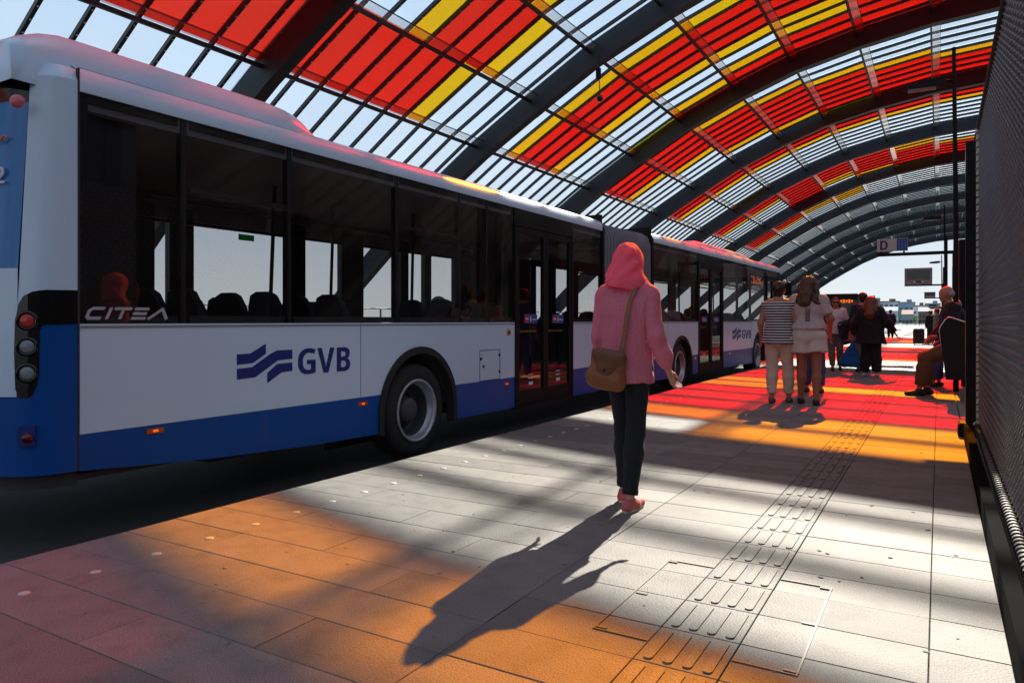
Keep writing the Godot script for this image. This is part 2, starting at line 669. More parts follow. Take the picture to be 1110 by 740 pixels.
	obj("arm", st, M.dark_steel, sign)
	st = tool_()
	box(st, Vector3(0.42, 1.65, -0.05), Vector3(0.12, 3.3, 0.12))
	obj("pole", st, M.dark_steel, sign)
	st = tool_()
	bevel_box(st, Vector3(-1.275, 3.605, -0.06), Vector3(0.87, 0.40, 0.06), 0.005)
	obj("plate", st, M.sign_grey, sign)
	st = tool_()
	box(st, Vector3(-1.0, 3.61, -0.027), Vector3(0.3, 0.36, 0.01))
	obj("blue_panel", st, M.sticker_blue, sign)
	st = tool_()
	for i in 4:
		for k in 3:
			box(st, Vector3(-1.09 + k * 0.09, 3.5 + i * 0.075, -0.021), Vector3(0.055, 0.022, 0.004))
	obj("blue_panel_print", st, M.print_pale, sign)
	for xx in [-1.6, -0.95]:
		st = tool_()
		box(st, Vector3(xx, 3.38, -0.06), Vector3(0.05, 0.07, 0.04))
		obj("bracket", st, M.dark_steel, sign)
	text("letter", "D", M.logo_dark, sign, Vector3(-1.52, 3.6, -0.026), 0.0, 0.22, 0.30)
	# hanging screens
	for s in [[-1.36, -0.25, 2.85, 3.6, 38.0, "large dark information screen hanging on an arm over the platform", 5.0], [-0.9, -0.2, 2.85, 3.25, 60.0, "small information screen on an arm far down the platform", 5.0], [-0.8, -0.1, 2.4, 2.65, 75.0, "flat sign on an arm farthest down the platform", 4.5]]:
		var sc := thing("information_screen", s[5], "screen", P(0, 0, s[4]), 0.0, "screens over the platform")
		st = tool_()
		var w: float = s[1] - s[0]
		var cx: float = (s[0] + s[1]) * 0.5
		var cy: float = (s[2] + s[3]) * 0.5
		box(st, Vector3(cx, cy, 0), Vector3(w, s[3] - s[2], 0.12))
		obj("case", st, M.grey_trim, sc)
		st = tool_()
		box(st, Vector3(cx, cy + 0.06, 0.065), Vector3(w * 0.82, (s[3] - s[2]) * 0.58, 0.01))
		obj("screen_face", st, M.black_gloss, sc)
		st = tool_()
		for i in 3:
			box(st, Vector3(cx - 0.1 + i * 0.1, cy - (s[3] - s[2]) * 0.34, 0.066), Vector3(w * 0.2, 0.06, 0.008))
		obj("printed_strip", st, M.sticker_white, sc)
		st = tool_()
		box(st, Vector3((s[0] + 0.3) * 0.5, s[2] - 0.04, 0), Vector3(0.3 - s[0], 0.07, 0.08))
		obj("arm", st, M.dark_steel, sc)
		st = tool_()
		tube(st, [Vector3(0.3, 0, 0), Vector3(0.3, s[6], 0)], 0.05, 8)
		obj("pole", st, M.dark_steel, sc)
	# camera hanging from the roof
	var cam := thing("hanging_camera", "small dark camera hanging on a cable under the red panes", "camera", P(-11.7, 0, 26.6))
	st = tool_()
	box(st, Vector3(0, 11.05, 0), Vector3(0.16, 0.42, 0.16))
	obj("junction_box", st, M.dark_steel, cam)
	st = tool_()
	tube(st, [Vector3(0, 11.75, 0), Vector3(0, 11.2, 0)], 0.03, 6)
	tube(st, [Vector3(0.03, 11.0, 0), Vector3(0.05, 10.4, 0), Vector3(0.05, 10.15, 0)], 0.02, 6)
	obj("cable", st, M.black_rope, cam)
	st = tool_()
	lathe(st, Vector3(0.05, 10.05, 0), Vector3.UP, [[0.0, -0.14], [0.1, -0.1], [0.14, 0.0], [0.11, 0.1], [0.0, 0.14]], 14)
	obj("dome", st, M.black_gloss, cam)

func build_far() -> void:
	var st: SurfaceTool
	# railing along the quay on the far side of the road
	var rail := thing("quay_railing", "thin pale steel railing on the quay seen through the bus windows", "railing")
	st = tool_()
	for y in [1.0, 1.75]:
		tube(st, [P(-22.5, y, 0), P(-22.5, y, 60)], 0.03, 6)
	obj("rail", st, M.grey_trim, rail)
	for i in 31:
		st = tool_()
		box(st, P(-22.5, 0.78, i * 2.0), Vector3(0.06, 1.96, 0.06))
		obj("post", st, M.grey_trim, rail)
	# unseen station block added on the right, height set to darken bus window reflections
	var added_block := thing("added_station_block", "unseen long low dark station block added on the right to darken bus window reflections", "building")
	st = tool_()
	box(st, P(17.0, 4.3, 70), Vector3(8.0, 9.4, 200))
	obj("walls", st, M.added_block_wall, added_block)
	for i in 26:
		st = tool_()
		box(st, P(12.94, 4.2, -25 + i * 7.6), Vector3(0.1, 8.6, 0.5))
		obj("pilaster", st, M.dark_steel, added_block)
	# railing across the end of the platform
	var end := thing("end_railing", "dark railing across the far end of the platform", "railing", P(0, 0, 150))
	st = tool_()
	for y in [0.45, 0.8, 1.1]:
		box(st, Vector3(-6, y, 0), Vector3(40, 0.09, 0.08))
	obj("rail", st, M.dark_steel, end)
	for i in 20:
		st = tool_()
		box(st, Vector3(-25 + i * 2.0, 0.4, 0), Vector3(0.09, 1.4, 0.09))
		obj("post", st, M.dark_steel, end)
	# red bus ahead in the lane
	var bus := thing("red_bus", "red city bus with lit orange display standing ahead in the bus lane", "bus", P(-5.05, ROAD, 45))
	st = tool_()
	bevel_box(st, Vector3(0, 0.85, -6), Vector3(2.5, 1.2, 12), 0.03)
	obj("body", st, M.bus_red, bus)
	st = tool_()
	bevel_box(st, Vector3(0, 2.75, -6), Vector3(2.4, 0.36, 12), 0.12)
	obj("roof", st, M.door_black, bus)
	st = tool_()
	box(st, Vector3(0, 2.02, -6), Vector3(2.44, 1.14, 11.9))
	obj("windows", st, M.black_gloss, bus)
	for x in [-1.22, 1.22]:
		st = tool_()
		box(st, Vector3(x, 2.0, -0.03), Vector3(0.09, 1.2, 0.1))
		obj("pillar", st, M.bus_red, bus)
	st = tool_()
	for i in 6:
		box(st, Vector3(0.12 + i * 0.14, 2.5, 0.0), Vector3(0.1, 0.2 if i % 2 == 0 else 0.14, 0.06))
	obj("display_led", st, M.led_orange, bus)
	for x in [-0.9, 0.9]:
		st = tool_()
		lathe(st, Vector3(x, 0.7, 0.01), Vector3.BACK, [[0.12, 0.0], [0.1, 0.03], [0.0, 0.04]], 14)
		obj("headlight", st, M.lamp_clear, bus)
		for z in [-2.6, -9.0]:
			st = tool_()
			lathe(st, Vector3(x * 1.25, 0.48, z), Vector3.RIGHT, [[0.0, -0.13], [0.48, -0.13], [0.48, 0.13], [0.0, 0.13]], 24)
			obj("wheel", st, M.rubber, bus)
	# city across the water
	var tones := [M.far_white, M.far_grey, M.far_brick, M.far_white, M.far_blue]
	var spots := [[884, 911, 12.0, 640], [909, 930, 17.0, 650], [929, 953, 20.0, 660], [953, 975, 17.5, 670], [974, 992, 16.0, 640], [990, 1004, 13.0, 620], [1003, 1020, 15.0, 650], [1018, 1040, 12.0, 630], [918, 932, 8.0, 560], [940, 951, 7.0, 555], [958, 973, 9.0, 570], [978, 990, 6.5, 550], [996, 1008, 8.5, 565], [1010, 1024, 7.0, 555]]
	var words := ["long pale waterside block left of the others", "pale waterside building with a curved roof edge", "tallest pale block across the water with roof plant", "flat roofed red brown block across the water", "grey blue block beside the red brown one across the water", "pale low block behind the large hanging screen", "grey block with red brown roof near the end of the skyline", "red brown brick block at the platform end of the skyline", "pale gabled house in front of the curved roof building", "grey blue gabled house below the tallest pale block", "pale gabled house in front of the red brown block", "small grey gabled house on the shore among trees", "red brown gabled house on the shore beneath the screens", "pale gabled house on the shore past the screens"]
	for i in spots.size():
		var s: Array = spots[i]
		var Z: float = s[3]
		var x0 := x_at(s[0], Z)
		var x1 := x_at(s[1], Z)
		var word: String = words[i]
		var b := thing("waterside_building", word, "building", P((x0 + x1) * 0.5, -1.0, Z), 0.0, "buildings across the water")
		st = tool_()
		box(st, Vector3(0, s[2] * 0.5, -8), Vector3(x1 - x0, s[2], 16))
		obj("walls", st, tones[i % 5], b)
		st = tool_()
		if i > 7:
			var hw := (x1 - x0) * 0.5 + 0.3
			hexa(st, [Vector3(-hw, s[2] + 0.01, -17), Vector3(hw, s[2] + 0.01, -17), Vector3(hw, s[2] + 0.01, 0.4), Vector3(-hw, s[2] + 0.01, 0.4), Vector3(-hw, s[2] + 3.0, -8.4), Vector3(hw, s[2] + 3.0, -8.4), Vector3(hw, s[2] + 3.0, -8.0), Vector3(-hw, s[2] + 3.0, -8.0)])
		else:
			box(st, Vector3(0, s[2] + 0.4, -8), Vector3(x1 - x0 + 0.6, 0.8, 16.6))
			box(st, Vector3((x1 - x0) * 0.15, s[2] + 1.8, -8), Vector3((x1 - x0) * 0.3, 2.0, 8))
		obj("roof", st, M.far_grey if i % 2 == 0 else M.far_brick, b)
		var cols := maxi(3, int((x1 - x0) / 3.2))
		var flo := maxi(1, int(s[2] / 3.3))
		for fl in flo:
			for c in cols:
				if cols * flo > 40 and (c + fl) % 2 == 1:
					continue
				st = tool_()
				box(st, Vector3(x0 - (x0 + x1) * 0.5 + (c + 0.5) * (x1 - x0) / cols, 1.9 + fl * 3.2, 0.03), Vector3((x1 - x0) / cols * 0.55, 1.6, 0.1))
				obj("window", st, M.far_window, b)
	# trees on the far shore: crowns of many small leaf faces
	for i in 16:
		var Z := 525.0 + (i * 37) % 60
		var x := x_at(906 + i * 8.6, Z)
		var h := 5.5 + (i * 13) % 5
		var tr := thing("shore_tree", "leafy green tree on the far shore of the water", "tree", P(x, -1, Z), 0.0, "trees on the far shore")
		st = tool_()
		tube(st, [Vector3.ZERO, Vector3(0.1, h * 0.5, 0)], [0.35, 0.2], 6)
		obj("trunk", st, M.bark, tr)
		st = tool_()
		for k in 420:
			var d := Vector3(rng.randfn(), rng.randfn(), rng.randfn()).normalized() * pow(rng.randf(), 0.4)
			var c := Vector3(d.x * h * 0.42, h * 0.66 + d.y * h * 0.36, d.z * h * 0.42)
			var e1 := Vector3(rng.randfn(), rng.randfn(), rng.randfn()).normalized() * 0.45
			var e2 := Vector3(rng.randfn(), rng.randfn(), rng.randfn()).normalized() * 0.45
			tri(st, c, c + e1, c + e2)
		obj("crown", st, M.leaves, tr)

# ---------------------------------------------------------------- materials of everything
func make_materials() -> void:
	var m: StandardMaterial3D
	mat("rib_steel", Color(0.085, 0.085, 0.12), 0.55)
	mat("bar_steel", Color(0.11, 0.12, 0.15), 0.5)
	mat("stud_metal", Color(0.85, 0.85, 0.87), 0.4)
	for v in [["", 0.06, 1.0], ["_b", 0.10, 0.94], ["_c", 0.16, 1.03]]:
		for g in [["glass_clear", Color(0.86, 0.89, 0.92), Color(0.44, 0.47, 0.49), 0.05], ["glass_yellow", Color(0.95, 0.50, 0.01), Color(0.45, 0.25, 0.0), 0.0], ["glass_red", Color(0.82, 0.05, 0.02), Color(0.45, 0.06, 0.03), 0.0]]:
			m = pane_mat(g[0] + v[0], Color(g[1].r * v[2], g[1].g * v[2], g[1].b * v[2]), v[1] + g[3], 0.05)
			m.backlight_enabled = true
			m.backlight = g[2] * v[2]
	pane_mat("lip_clear", Color(0.80, 0.84, 0.86), 0.30, 0.1)
	for g in [["lip_yellow", Color(0.85, 0.45, 0.02), Color(0.40, 0.24, 0.0)], ["lip_red", Color(0.50, 0.03, 0.01), Color(0.34, 0.03, 0.01)]]:
		m = pane_mat(g[0], g[1], 0.55, 0.1)
		m.backlight_enabled = true
		m.backlight = g[2]
	# dye: how much of each colour a 5 cm layer takes away (red, green, blue); deep and golden are tuned to the floor light
	for d in [["dye_red", Vector3(0.05, 3.3, 3.8)], ["dye_yellow", Vector3(0.05, 1.0, 3.8)], ["dye_golden", Vector3(0.03, 0.68, 4.2)], ["dye_deep", Vector3(1.0, 4.8, 3.8)]]:
		var fm := FogMaterial.new()
		fm.resource_name = d[0]
		var v: Vector3 = d[1]
		fm.density = v.x / 0.05
		fm.albedo = Color(1.0, v.y / v.x, v.z / v.x).linear_to_srgb()
		M[d[0]] = fm
	# paving: granite-grey slabs in three tones
	var grain := noise_tex(1024, 0.11, Color(0.58, 0.58, 0.58), Color(1, 1, 1), 5, 3, Color(0.90, 0.90, 0.895))
	var stain := noise_tex(1024, 0.014, Color(0.87, 0.865, 0.86), Color(1, 1, 1), 6, 8, Color(0.975, 0.975, 0.975))
	var grain_n := noise_tex(512, 0.12, Color.BLACK, Color.WHITE, 4, 5, null, true)
	for s in [["slab_a", Color(0.545, 0.54, 0.535)], ["slab_b", Color(0.51, 0.505, 0.50)], ["slab_c", Color(0.575, 0.57, 0.56)], ["slab_bar", Color(0.535, 0.53, 0.52)], ["bed", Color(0.32, 0.31, 0.30)]]:
		m = mat(s[0], s[1], 0.68)
		m.metallic_specular = 0.38
		world_tex(m, grain, 1.1)
		world_detail(m, stain, 0.31)
		m.normal_enabled = true
		m.normal_texture = grain_n
		m.normal_scale = 0.25
	mat("gum", Color(0.46, 0.455, 0.45), 0.9)
	mat("stud_white", Color(0.72, 0.71, 0.69), 0.5)
	mat("hatch_steel", Color(0.36, 0.34, 0.32), 0.6, 0.3)
	m = mat("asphalt", Color(0.26, 0.26, 0.27), 0.85)
	world_tex(m, noise_tex(512, 0.15, Color(0.6, 0.6, 0.6), Color(1, 1, 1), 4, 12), 1.3)
	world_detail(m, stain, 0.11)
	mat("water", Color(0.35, 0.47, 0.52), 0.15)
	mat("ground", Color(0.5, 0.5, 0.48), 0.9)
	# bus
	m = mat("bus_white", Color(0.78, 0.87, 0.95), 0.3)
	m.clearcoat_enabled = true
	m.clearcoat = 0.35
	m.clearcoat_roughness = 0.08
	m = mat("bus_blue", Color(0.0, 0.29, 0.60), 0.4)
	m.metallic_specular = 0.35
	m = mat("bus_red", Color(0.65, 0.08, 0.10), 0.3)
	mat("logo_blue", Color(0.03, 0.16, 0.46), 0.4)
	mat("logo_dark", Color(0.05, 0.10, 0.28), 0.5)
	pane_mat("bus_glass", Color(0.02, 0.022, 0.025), 0.38)
	pane_mat("bus_glass_far", Color(0.03, 0.04, 0.04), 0.22)
	mat("bus_inside", Color(0.50, 0.52, 0.55), 0.7)
	mat("bus_pillar", Color(0.07, 0.075, 0.08), 0.5)
	mat("bus_floor", Color(0.17, 0.18, 0.2), 0.7)
	mat("seat_cloth", Color(0.13, 0.15, 0.19), 0.9)
	mat("rubber", Color(0.12, 0.12, 0.125), 0.8)
	mat("dark_plastic", Color(0.21, 0.21, 0.215), 0.8)
	mat("door_black", Color(0.07, 0.07, 0.075), 0.6).metallic_specular = 0.3
	mat("seam_grey", Color(0.30, 0.32, 0.36), 0.7)
	mat("black_gloss", Color(0.03, 0.03, 0.035), 0.12)
	mat("lamp_black", Color(0.045, 0.043, 0.05), 0.2)
	mat("rim_metal", Color(0.66, 0.68, 0.72), 0.3, 0.45)
	mat("hub_metal", Color(0.30, 0.30, 0.33), 0.5, 0.2)
	mat("bellows_grey", Color(0.50, 0.51, 0.55), 0.75)
	mat("well_grey", Color(0.30, 0.30, 0.31), 0.85)
	mat("grey_trim", Color(0.50, 0.51, 0.53), 0.5)
	mat("silver", Color(0.72, 0.74, 0.77), 0.35, 0.3)
	mat("hand_yellow", Color(0.80, 0.58, 0.05), 0.4)
	mat("sticker_blue", Color(0.10, 0.27, 0.58), 0.5)
	mat("sticker_red", Color(0.72, 0.08, 0.10), 0.5)
	mat("sticker_white", Color(0.82, 0.83, 0.85), 0.5)
	mat("sticker_orange", Color(0.9, 0.45, 0.1), 0.5)
	m = mat("sticker_green", Color(0.05, 0.60, 0.34), 0.5)
	m.backlight_enabled = true
	m.backlight = Color(0.05, 0.9, 0.5)
	mat("print_pale", Color(0.35, 0.5, 0.75), 0.5)
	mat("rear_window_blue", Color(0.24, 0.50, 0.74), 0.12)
	mat("sign_grey", Color(0.66, 0.67, 0.69), 0.5)
	mat("lamp_red", Color(0.74, 0.22, 0.22), 0.15)
	mat("lamp_clear", Color(0.50, 0.53, 0.57), 0.12)
	mat("lamp_pink", Color(0.80, 0.42, 0.46), 0.15)
	mat("lamp_dark_red", Color(0.35, 0.03, 0.04), 0.15)
	mat("lamp_amber", Color(0.75, 0.30, 0.03), 0.25)
	m = mat("led_orange", Color(1.0, 0.5, 0.05), 0.4)
	m.emission_enabled = true
	m.emission = Color(1.0, 0.42, 0.04)
	m.emission_energy_multiplier = 0.2
	# right hand side
	m = mat("dark_steel", Color(0.12, 0.115, 0.125), 0.75)
	m.metallic_specular = 0.3
	world_tex(m, noise_tex(256, 0.03, Color(0.75, 0.75, 0.75), Color(1, 1, 1), 4, 31), 0.8)
	mat("plinth", Color(0.07, 0.07, 0.075), 1.0).metallic_specular = 0.12
	mat("dark_panel", Color(0.10, 0.095, 0.10), 0.7)
	mat("dark_metal", Color(0.2, 0.2, 0.21), 0.4, 0.7)
	mat("frame_tube", Color(0.66, 0.66, 0.65), 0.6)
	mat("wire", Color(0.58, 0.58, 0.60), 0.4, 0.4)
	mat("black_rope", Color(0.03, 0.03, 0.03), 0.7)
	# far shore
	mat("added_block_wall", Color(0.28, 0.28, 0.30), 0.7)
	mat("far_white", Color(0.72, 0.74, 0.76), 0.9)
	mat("far_grey", Color(0.5, 0.53, 0.56), 0.9)
	mat("far_blue", Color(0.45, 0.55, 0.62), 0.9)
	mat("far_brick", Color(0.52, 0.40, 0.36), 0.9)
	mat("far_window", Color(0.2, 0.24, 0.28), 0.3)
	mat("bark", Color(0.25, 0.2, 0.15), 0.9)
	m = mat("leaves", Color(0.22, 0.33, 0.15), 0.9)
	m.backlight_enabled = true
	m.backlight = Color(0.2, 0.3, 0.1)
	# people
	for s in [["skin_light", Color(0.78, 0.55, 0.44)], ["skin_mid", Color(0.66, 0.44, 0.34)], ["skin_tan", Color(0.60, 0.38, 0.28)]]:
		m = mat(s[0], s[1], 0.55)
		m.subsurf_scatter_enabled = true
		m.subsurf_scatter_strength = 0.12
	var weave := noise_tex(256, 0.35, Color.BLACK, Color.WHITE, 2, 61, null, true)
	for s in [["pink_blouse", Color(0.90, 0.52, 0.61), 0.75], ["pink_scarf", Color(1.0, 0.53, 0.65), 0.95]]:
		m = cloth(s[0], s[1], s[2])
		m.normal_enabled = true
		m.normal_texture = weave
		m.normal_scale = 0.35
		m.uv1_triplanar = true
		m.uv1_scale = Vector3.ONE * 6.0
		m.albedo_texture = noise_tex(256, 0.03, Color(0.90, 0.86, 0.88), Color(1, 1, 1), 4, 62)
	cloth("black_denim", Color(0.055, 0.065, 0.10))
	cloth("black_cloth", Color(0.04, 0.04, 0.045))
	cloth("dark_jacket", Color(0.08, 0.08, 0.11))
	cloth("navy_cloth", Color(0.09, 0.12, 0.22))
	cloth("dark_teal", Color(0.10, 0.17, 0.19))
	cloth("blue_denim", Color(0.18, 0.26, 0.40))
	cloth("blue_bag", Color(0.12, 0.18, 0.36))
	cloth("beige", Color(0.80, 0.72, 0.63), 0.2)
	cloth("grey_cloth", Color(0.38, 0.36, 0.35))
	cloth("brown_cloth", Color(0.36, 0.24, 0.14))
	cloth("mauve_cloth", Color(0.42, 0.34, 0.40))
	cloth("red_cloth", Color(0.55, 0.10, 0.06))
	cloth("white_cotton", Color(0.82, 0.80, 0.80), 0.35)
	cloth("cream_cotton", Color(0.78, 0.73, 0.69), 0.3)
	m = cloth("white_lace", Color(0.80, 0.77, 0.77), 0.4)
	m.uv1_triplanar = true
	m.uv1_scale = Vector3.ONE * 7.0
	m.albedo_texture = noise_tex(128, 0.08, Color(0.72, 0.64, 0.62), Color(1, 1, 1), 2, 44, Color(0.92, 0.88, 0.88))
	cloth("blue_plastic", Color(0.05, 0.32, 0.58), 0.6)
	var im := Image.create(8, 64, false, Image.FORMAT_RGB8)
	for y in 64:
		for x in 8:
			im.set_pixel(x, y, Color(0.10, 0.10, 0.13) if y % 32 < 19 else Color(0.85, 0.83, 0.84))
	m = cloth("stripes", Color.WHITE, 0.0)
	m.albedo_texture = ImageTexture.create_from_image(im)
	m.uv1_triplanar = true
	m.uv1_scale = Vector3(13.5, 13.5, 13.5)
	m.uv1_triplanar_sharpness = 8.0
	mat("tan_leather", Color(0.50, 0.30, 0.16), 0.5)
	mat("brown_leather", Color(0.40, 0.23, 0.13), 0.5)
	mat("pink_shoe", Color(0.74, 0.38, 0.38), 0.7)
	mat("pale_sole", Color(0.75, 0.72, 0.68), 0.7)
	mat("grey_shoe", Color(0.32, 0.30, 0.30), 0.7)
	mat("black_shoe", Color(0.07, 0.065, 0.065), 0.6)
	mat("brown_shoe", Color(0.25, 0.15, 0.10), 0.6)
	mat("dark_shoe", Color(0.13, 0.10, 0.09), 0.6)
	mat("dark_cord", Color(0.30, 0.22, 0.22), 0.8)
	for s in [["dark_hair", Color(0.12, 0.08, 0.07)], ["brown_hair", Color(0.30, 0.19, 0.12)], ["auburn_hair", Color(0.42, 0.20, 0.09)], ["grey_hair", Color(0.55, 0.52, 0.52)]]:
		m = mat(s[0], s[1], 0.5)
		m.rim_enabled = true
		m.rim = 0.4
		m.rim_tint = 0.8
		m.backlight_enabled = true
		m.backlight = Color(s[1].r * 0.5, s[1].g * 0.5, s[1].b * 0.5)
	mat("eye", Color(0.06, 0.05, 0.05), 0.2)

# ---------------------------------------------------------------- the roof
const RIB0 := 3.3
const RIB_STEP := 12.45
const RIB_W := 0.45
const PITCH := 1.143
const PANES := 11
const BACK := 5
const RIBS := 13
var QX := [-24.0, -21.4, -18.7, -15.84, -12.9, -9.8, -6.85, -3.67, -0.37, 2.95, 6.25, 9.57, 12.87, 16.05, 19.0, 22.1, 25.04, 27.9, 30.6]
var QY := [5.65, 7.65, 9.5, 11.2, 12.85, 14.2, 15.25, 15.97, 16.5, 16.75, 16.75, 16.5, 15.97, 15.25, 14.2, 12.85, 11.2, 9.5, 7.65]
# rows run from one purlin to the next; one letter for each pane from one rib to the next: w clear, y yellow, r red
var COLORS := {
	0: {2: "rrrrrrrrrr", 3: "rrrrrrrrrr", 4: "rrrrrrrrrr", 5: "wyrrrrrryw", 6: "wyrrrrrryw", 7: "wwyrrrrrrr", 8: "wwyrrrrrrr", 9: "wwyrrrrrrr"},
	1: {2: "rrrrrywwww", 3: "wwyrrrywww", 4: "wyrrrywwww", 5: "rrrrrywwww", 6: "rrrrrrywww", 7: "rrrrrrywww", 8: "rrrrrrywww", 9: "rrrrrrywww", 10: "wwyrrrywww"},
	2: {2: "wyrrrywwww", 3: "wyrrrywwwy", 4: "wyrrrywwyr", 5: "wyrrrywyrr", 6: "wyrrryyrrr", 7: "wyrrryrrrr", 8: "wyrrryrrrr", 9: "wyrrrrrrry", 10: "wyrrrrrryw"},
	3: {2: "rrrrywwwww", 3: "rrrrrywwww", 4: "ryrrrrryww", 5: "ywyrrrrryw", 6: "wwwyrrrrry", 7: "wwwwyrrrrr", 8: "wwwwwyrrrr", 9: "wwwwwwyrrr", 10: "wwwwwwwyrr"},
	4: {2: "rywwwwwwww", 3: "rywwwwwwwy", 4: "rywwwwwwww", 5: "rywwwwwwww", 6: "rywwwwwwww", 7: "rywwwwwwww", 8: "rywwwwwwww", 9: "rywwwwwwww"},
	5: {2: "rywwwwwwww", 3: "rywwwwwwww", 4: "rrrrrrrrrr", 5: "rrrrrrywww", 6: "rrrrrrryww", 7: "yrrrrrrryy", 8: "wyrrrrrrrr", 9: "wyrrrrrrrr"},
	6: {2: "rrrrrrywww", 3: "rrrrrywwww", 4: "rrryywwwww", 5: "ryyyyywwww", 6: "yywwwwwwww"},
}

# rows whose light falls on the platform, all eleven panes spelled out; d deep red, g golden: dyes made up for mostly unseen panes to tune that light
var EXTRA := {
	1: {6: "dddddddgwww", 7: "dddddddgwww", 8: "dddddddgwww", 9: "dddddddgwww"},
	2: {7: "wggrrrgrrrr", 8: "wggrrrgrrrr", 6: "wwyrrryyrrr"},
	4: {2: "rrrrywwwwww", 3: "rrrrywwwwwy", 4: "rrrrywwwwww", 5: "rrrrywwwwww", 6: "rrrrywwwwww", 7: "rrrrywwwwww", 8: "rrrrywwwwww", 9: "rrrrywwwwww"},
	5: {2: "rrrrrywwwww", 3: "rrrrrywwwww", 4: "rrrrrrrrrrr", 5: "rrrrrrryyww", 6: "rrrrrrrrryw", 7: "yyyyyrrrrry", 8: "wwwwwyrrrrr", 9: "wwwwwyrrrrr"},
}

func rib_z(i: int) -> float:
	return RIB0 + RIB_STEP * i

func q_at(i: int, up := 0.0) -> Vector2:
	# roof point i moved outwards
	var a := Vector2(QX[maxi(i - 1, 0)], QY[maxi(i - 1, 0)])
	var b := Vector2(QX[mini(i + 1, QX.size() - 1)], QY[mini(i + 1, QX.size() - 1)])
	var t := (b - a).normalized()
	return Vector2(QX[i], QY[i]) + Vector2(-t.y, t.x) * up

func pane_shape(st: SurfaceTool, r: int, z0: float, z1: float) -> void:
	var a := q_at(r, 0.07)
	var b := q_at(r + 1, 0.07)
	quad(st, P(a.x, a.y, z0), P(b.x, b.y, z0), P(b.x, b.y, z1), P(a.x, a.y, z1))

func lip_shape(st: SurfaceTool, r: int, z0: float, z1: float) -> void:
	# the lapped lower end of a pane, stepped down under the bars
	var a := q_at(r, 0.07)
	var b := q_at(r + 1, 0.07)
	var t := (b - a).normalized()
	var n := Vector2(-t.y, t.x)
	var low := a if r < 9 else b
	var dir := t if r < 9 else -t
	var c := low - n * 0.21 + dir * 0.05
	var d := low - n * 0.19 + dir * 0.42
	quad(st, P(c.x, c.y, z0), P(d.x, d.y, z0), P(d.x, d.y, z1), P(c.x, c.y, z1))

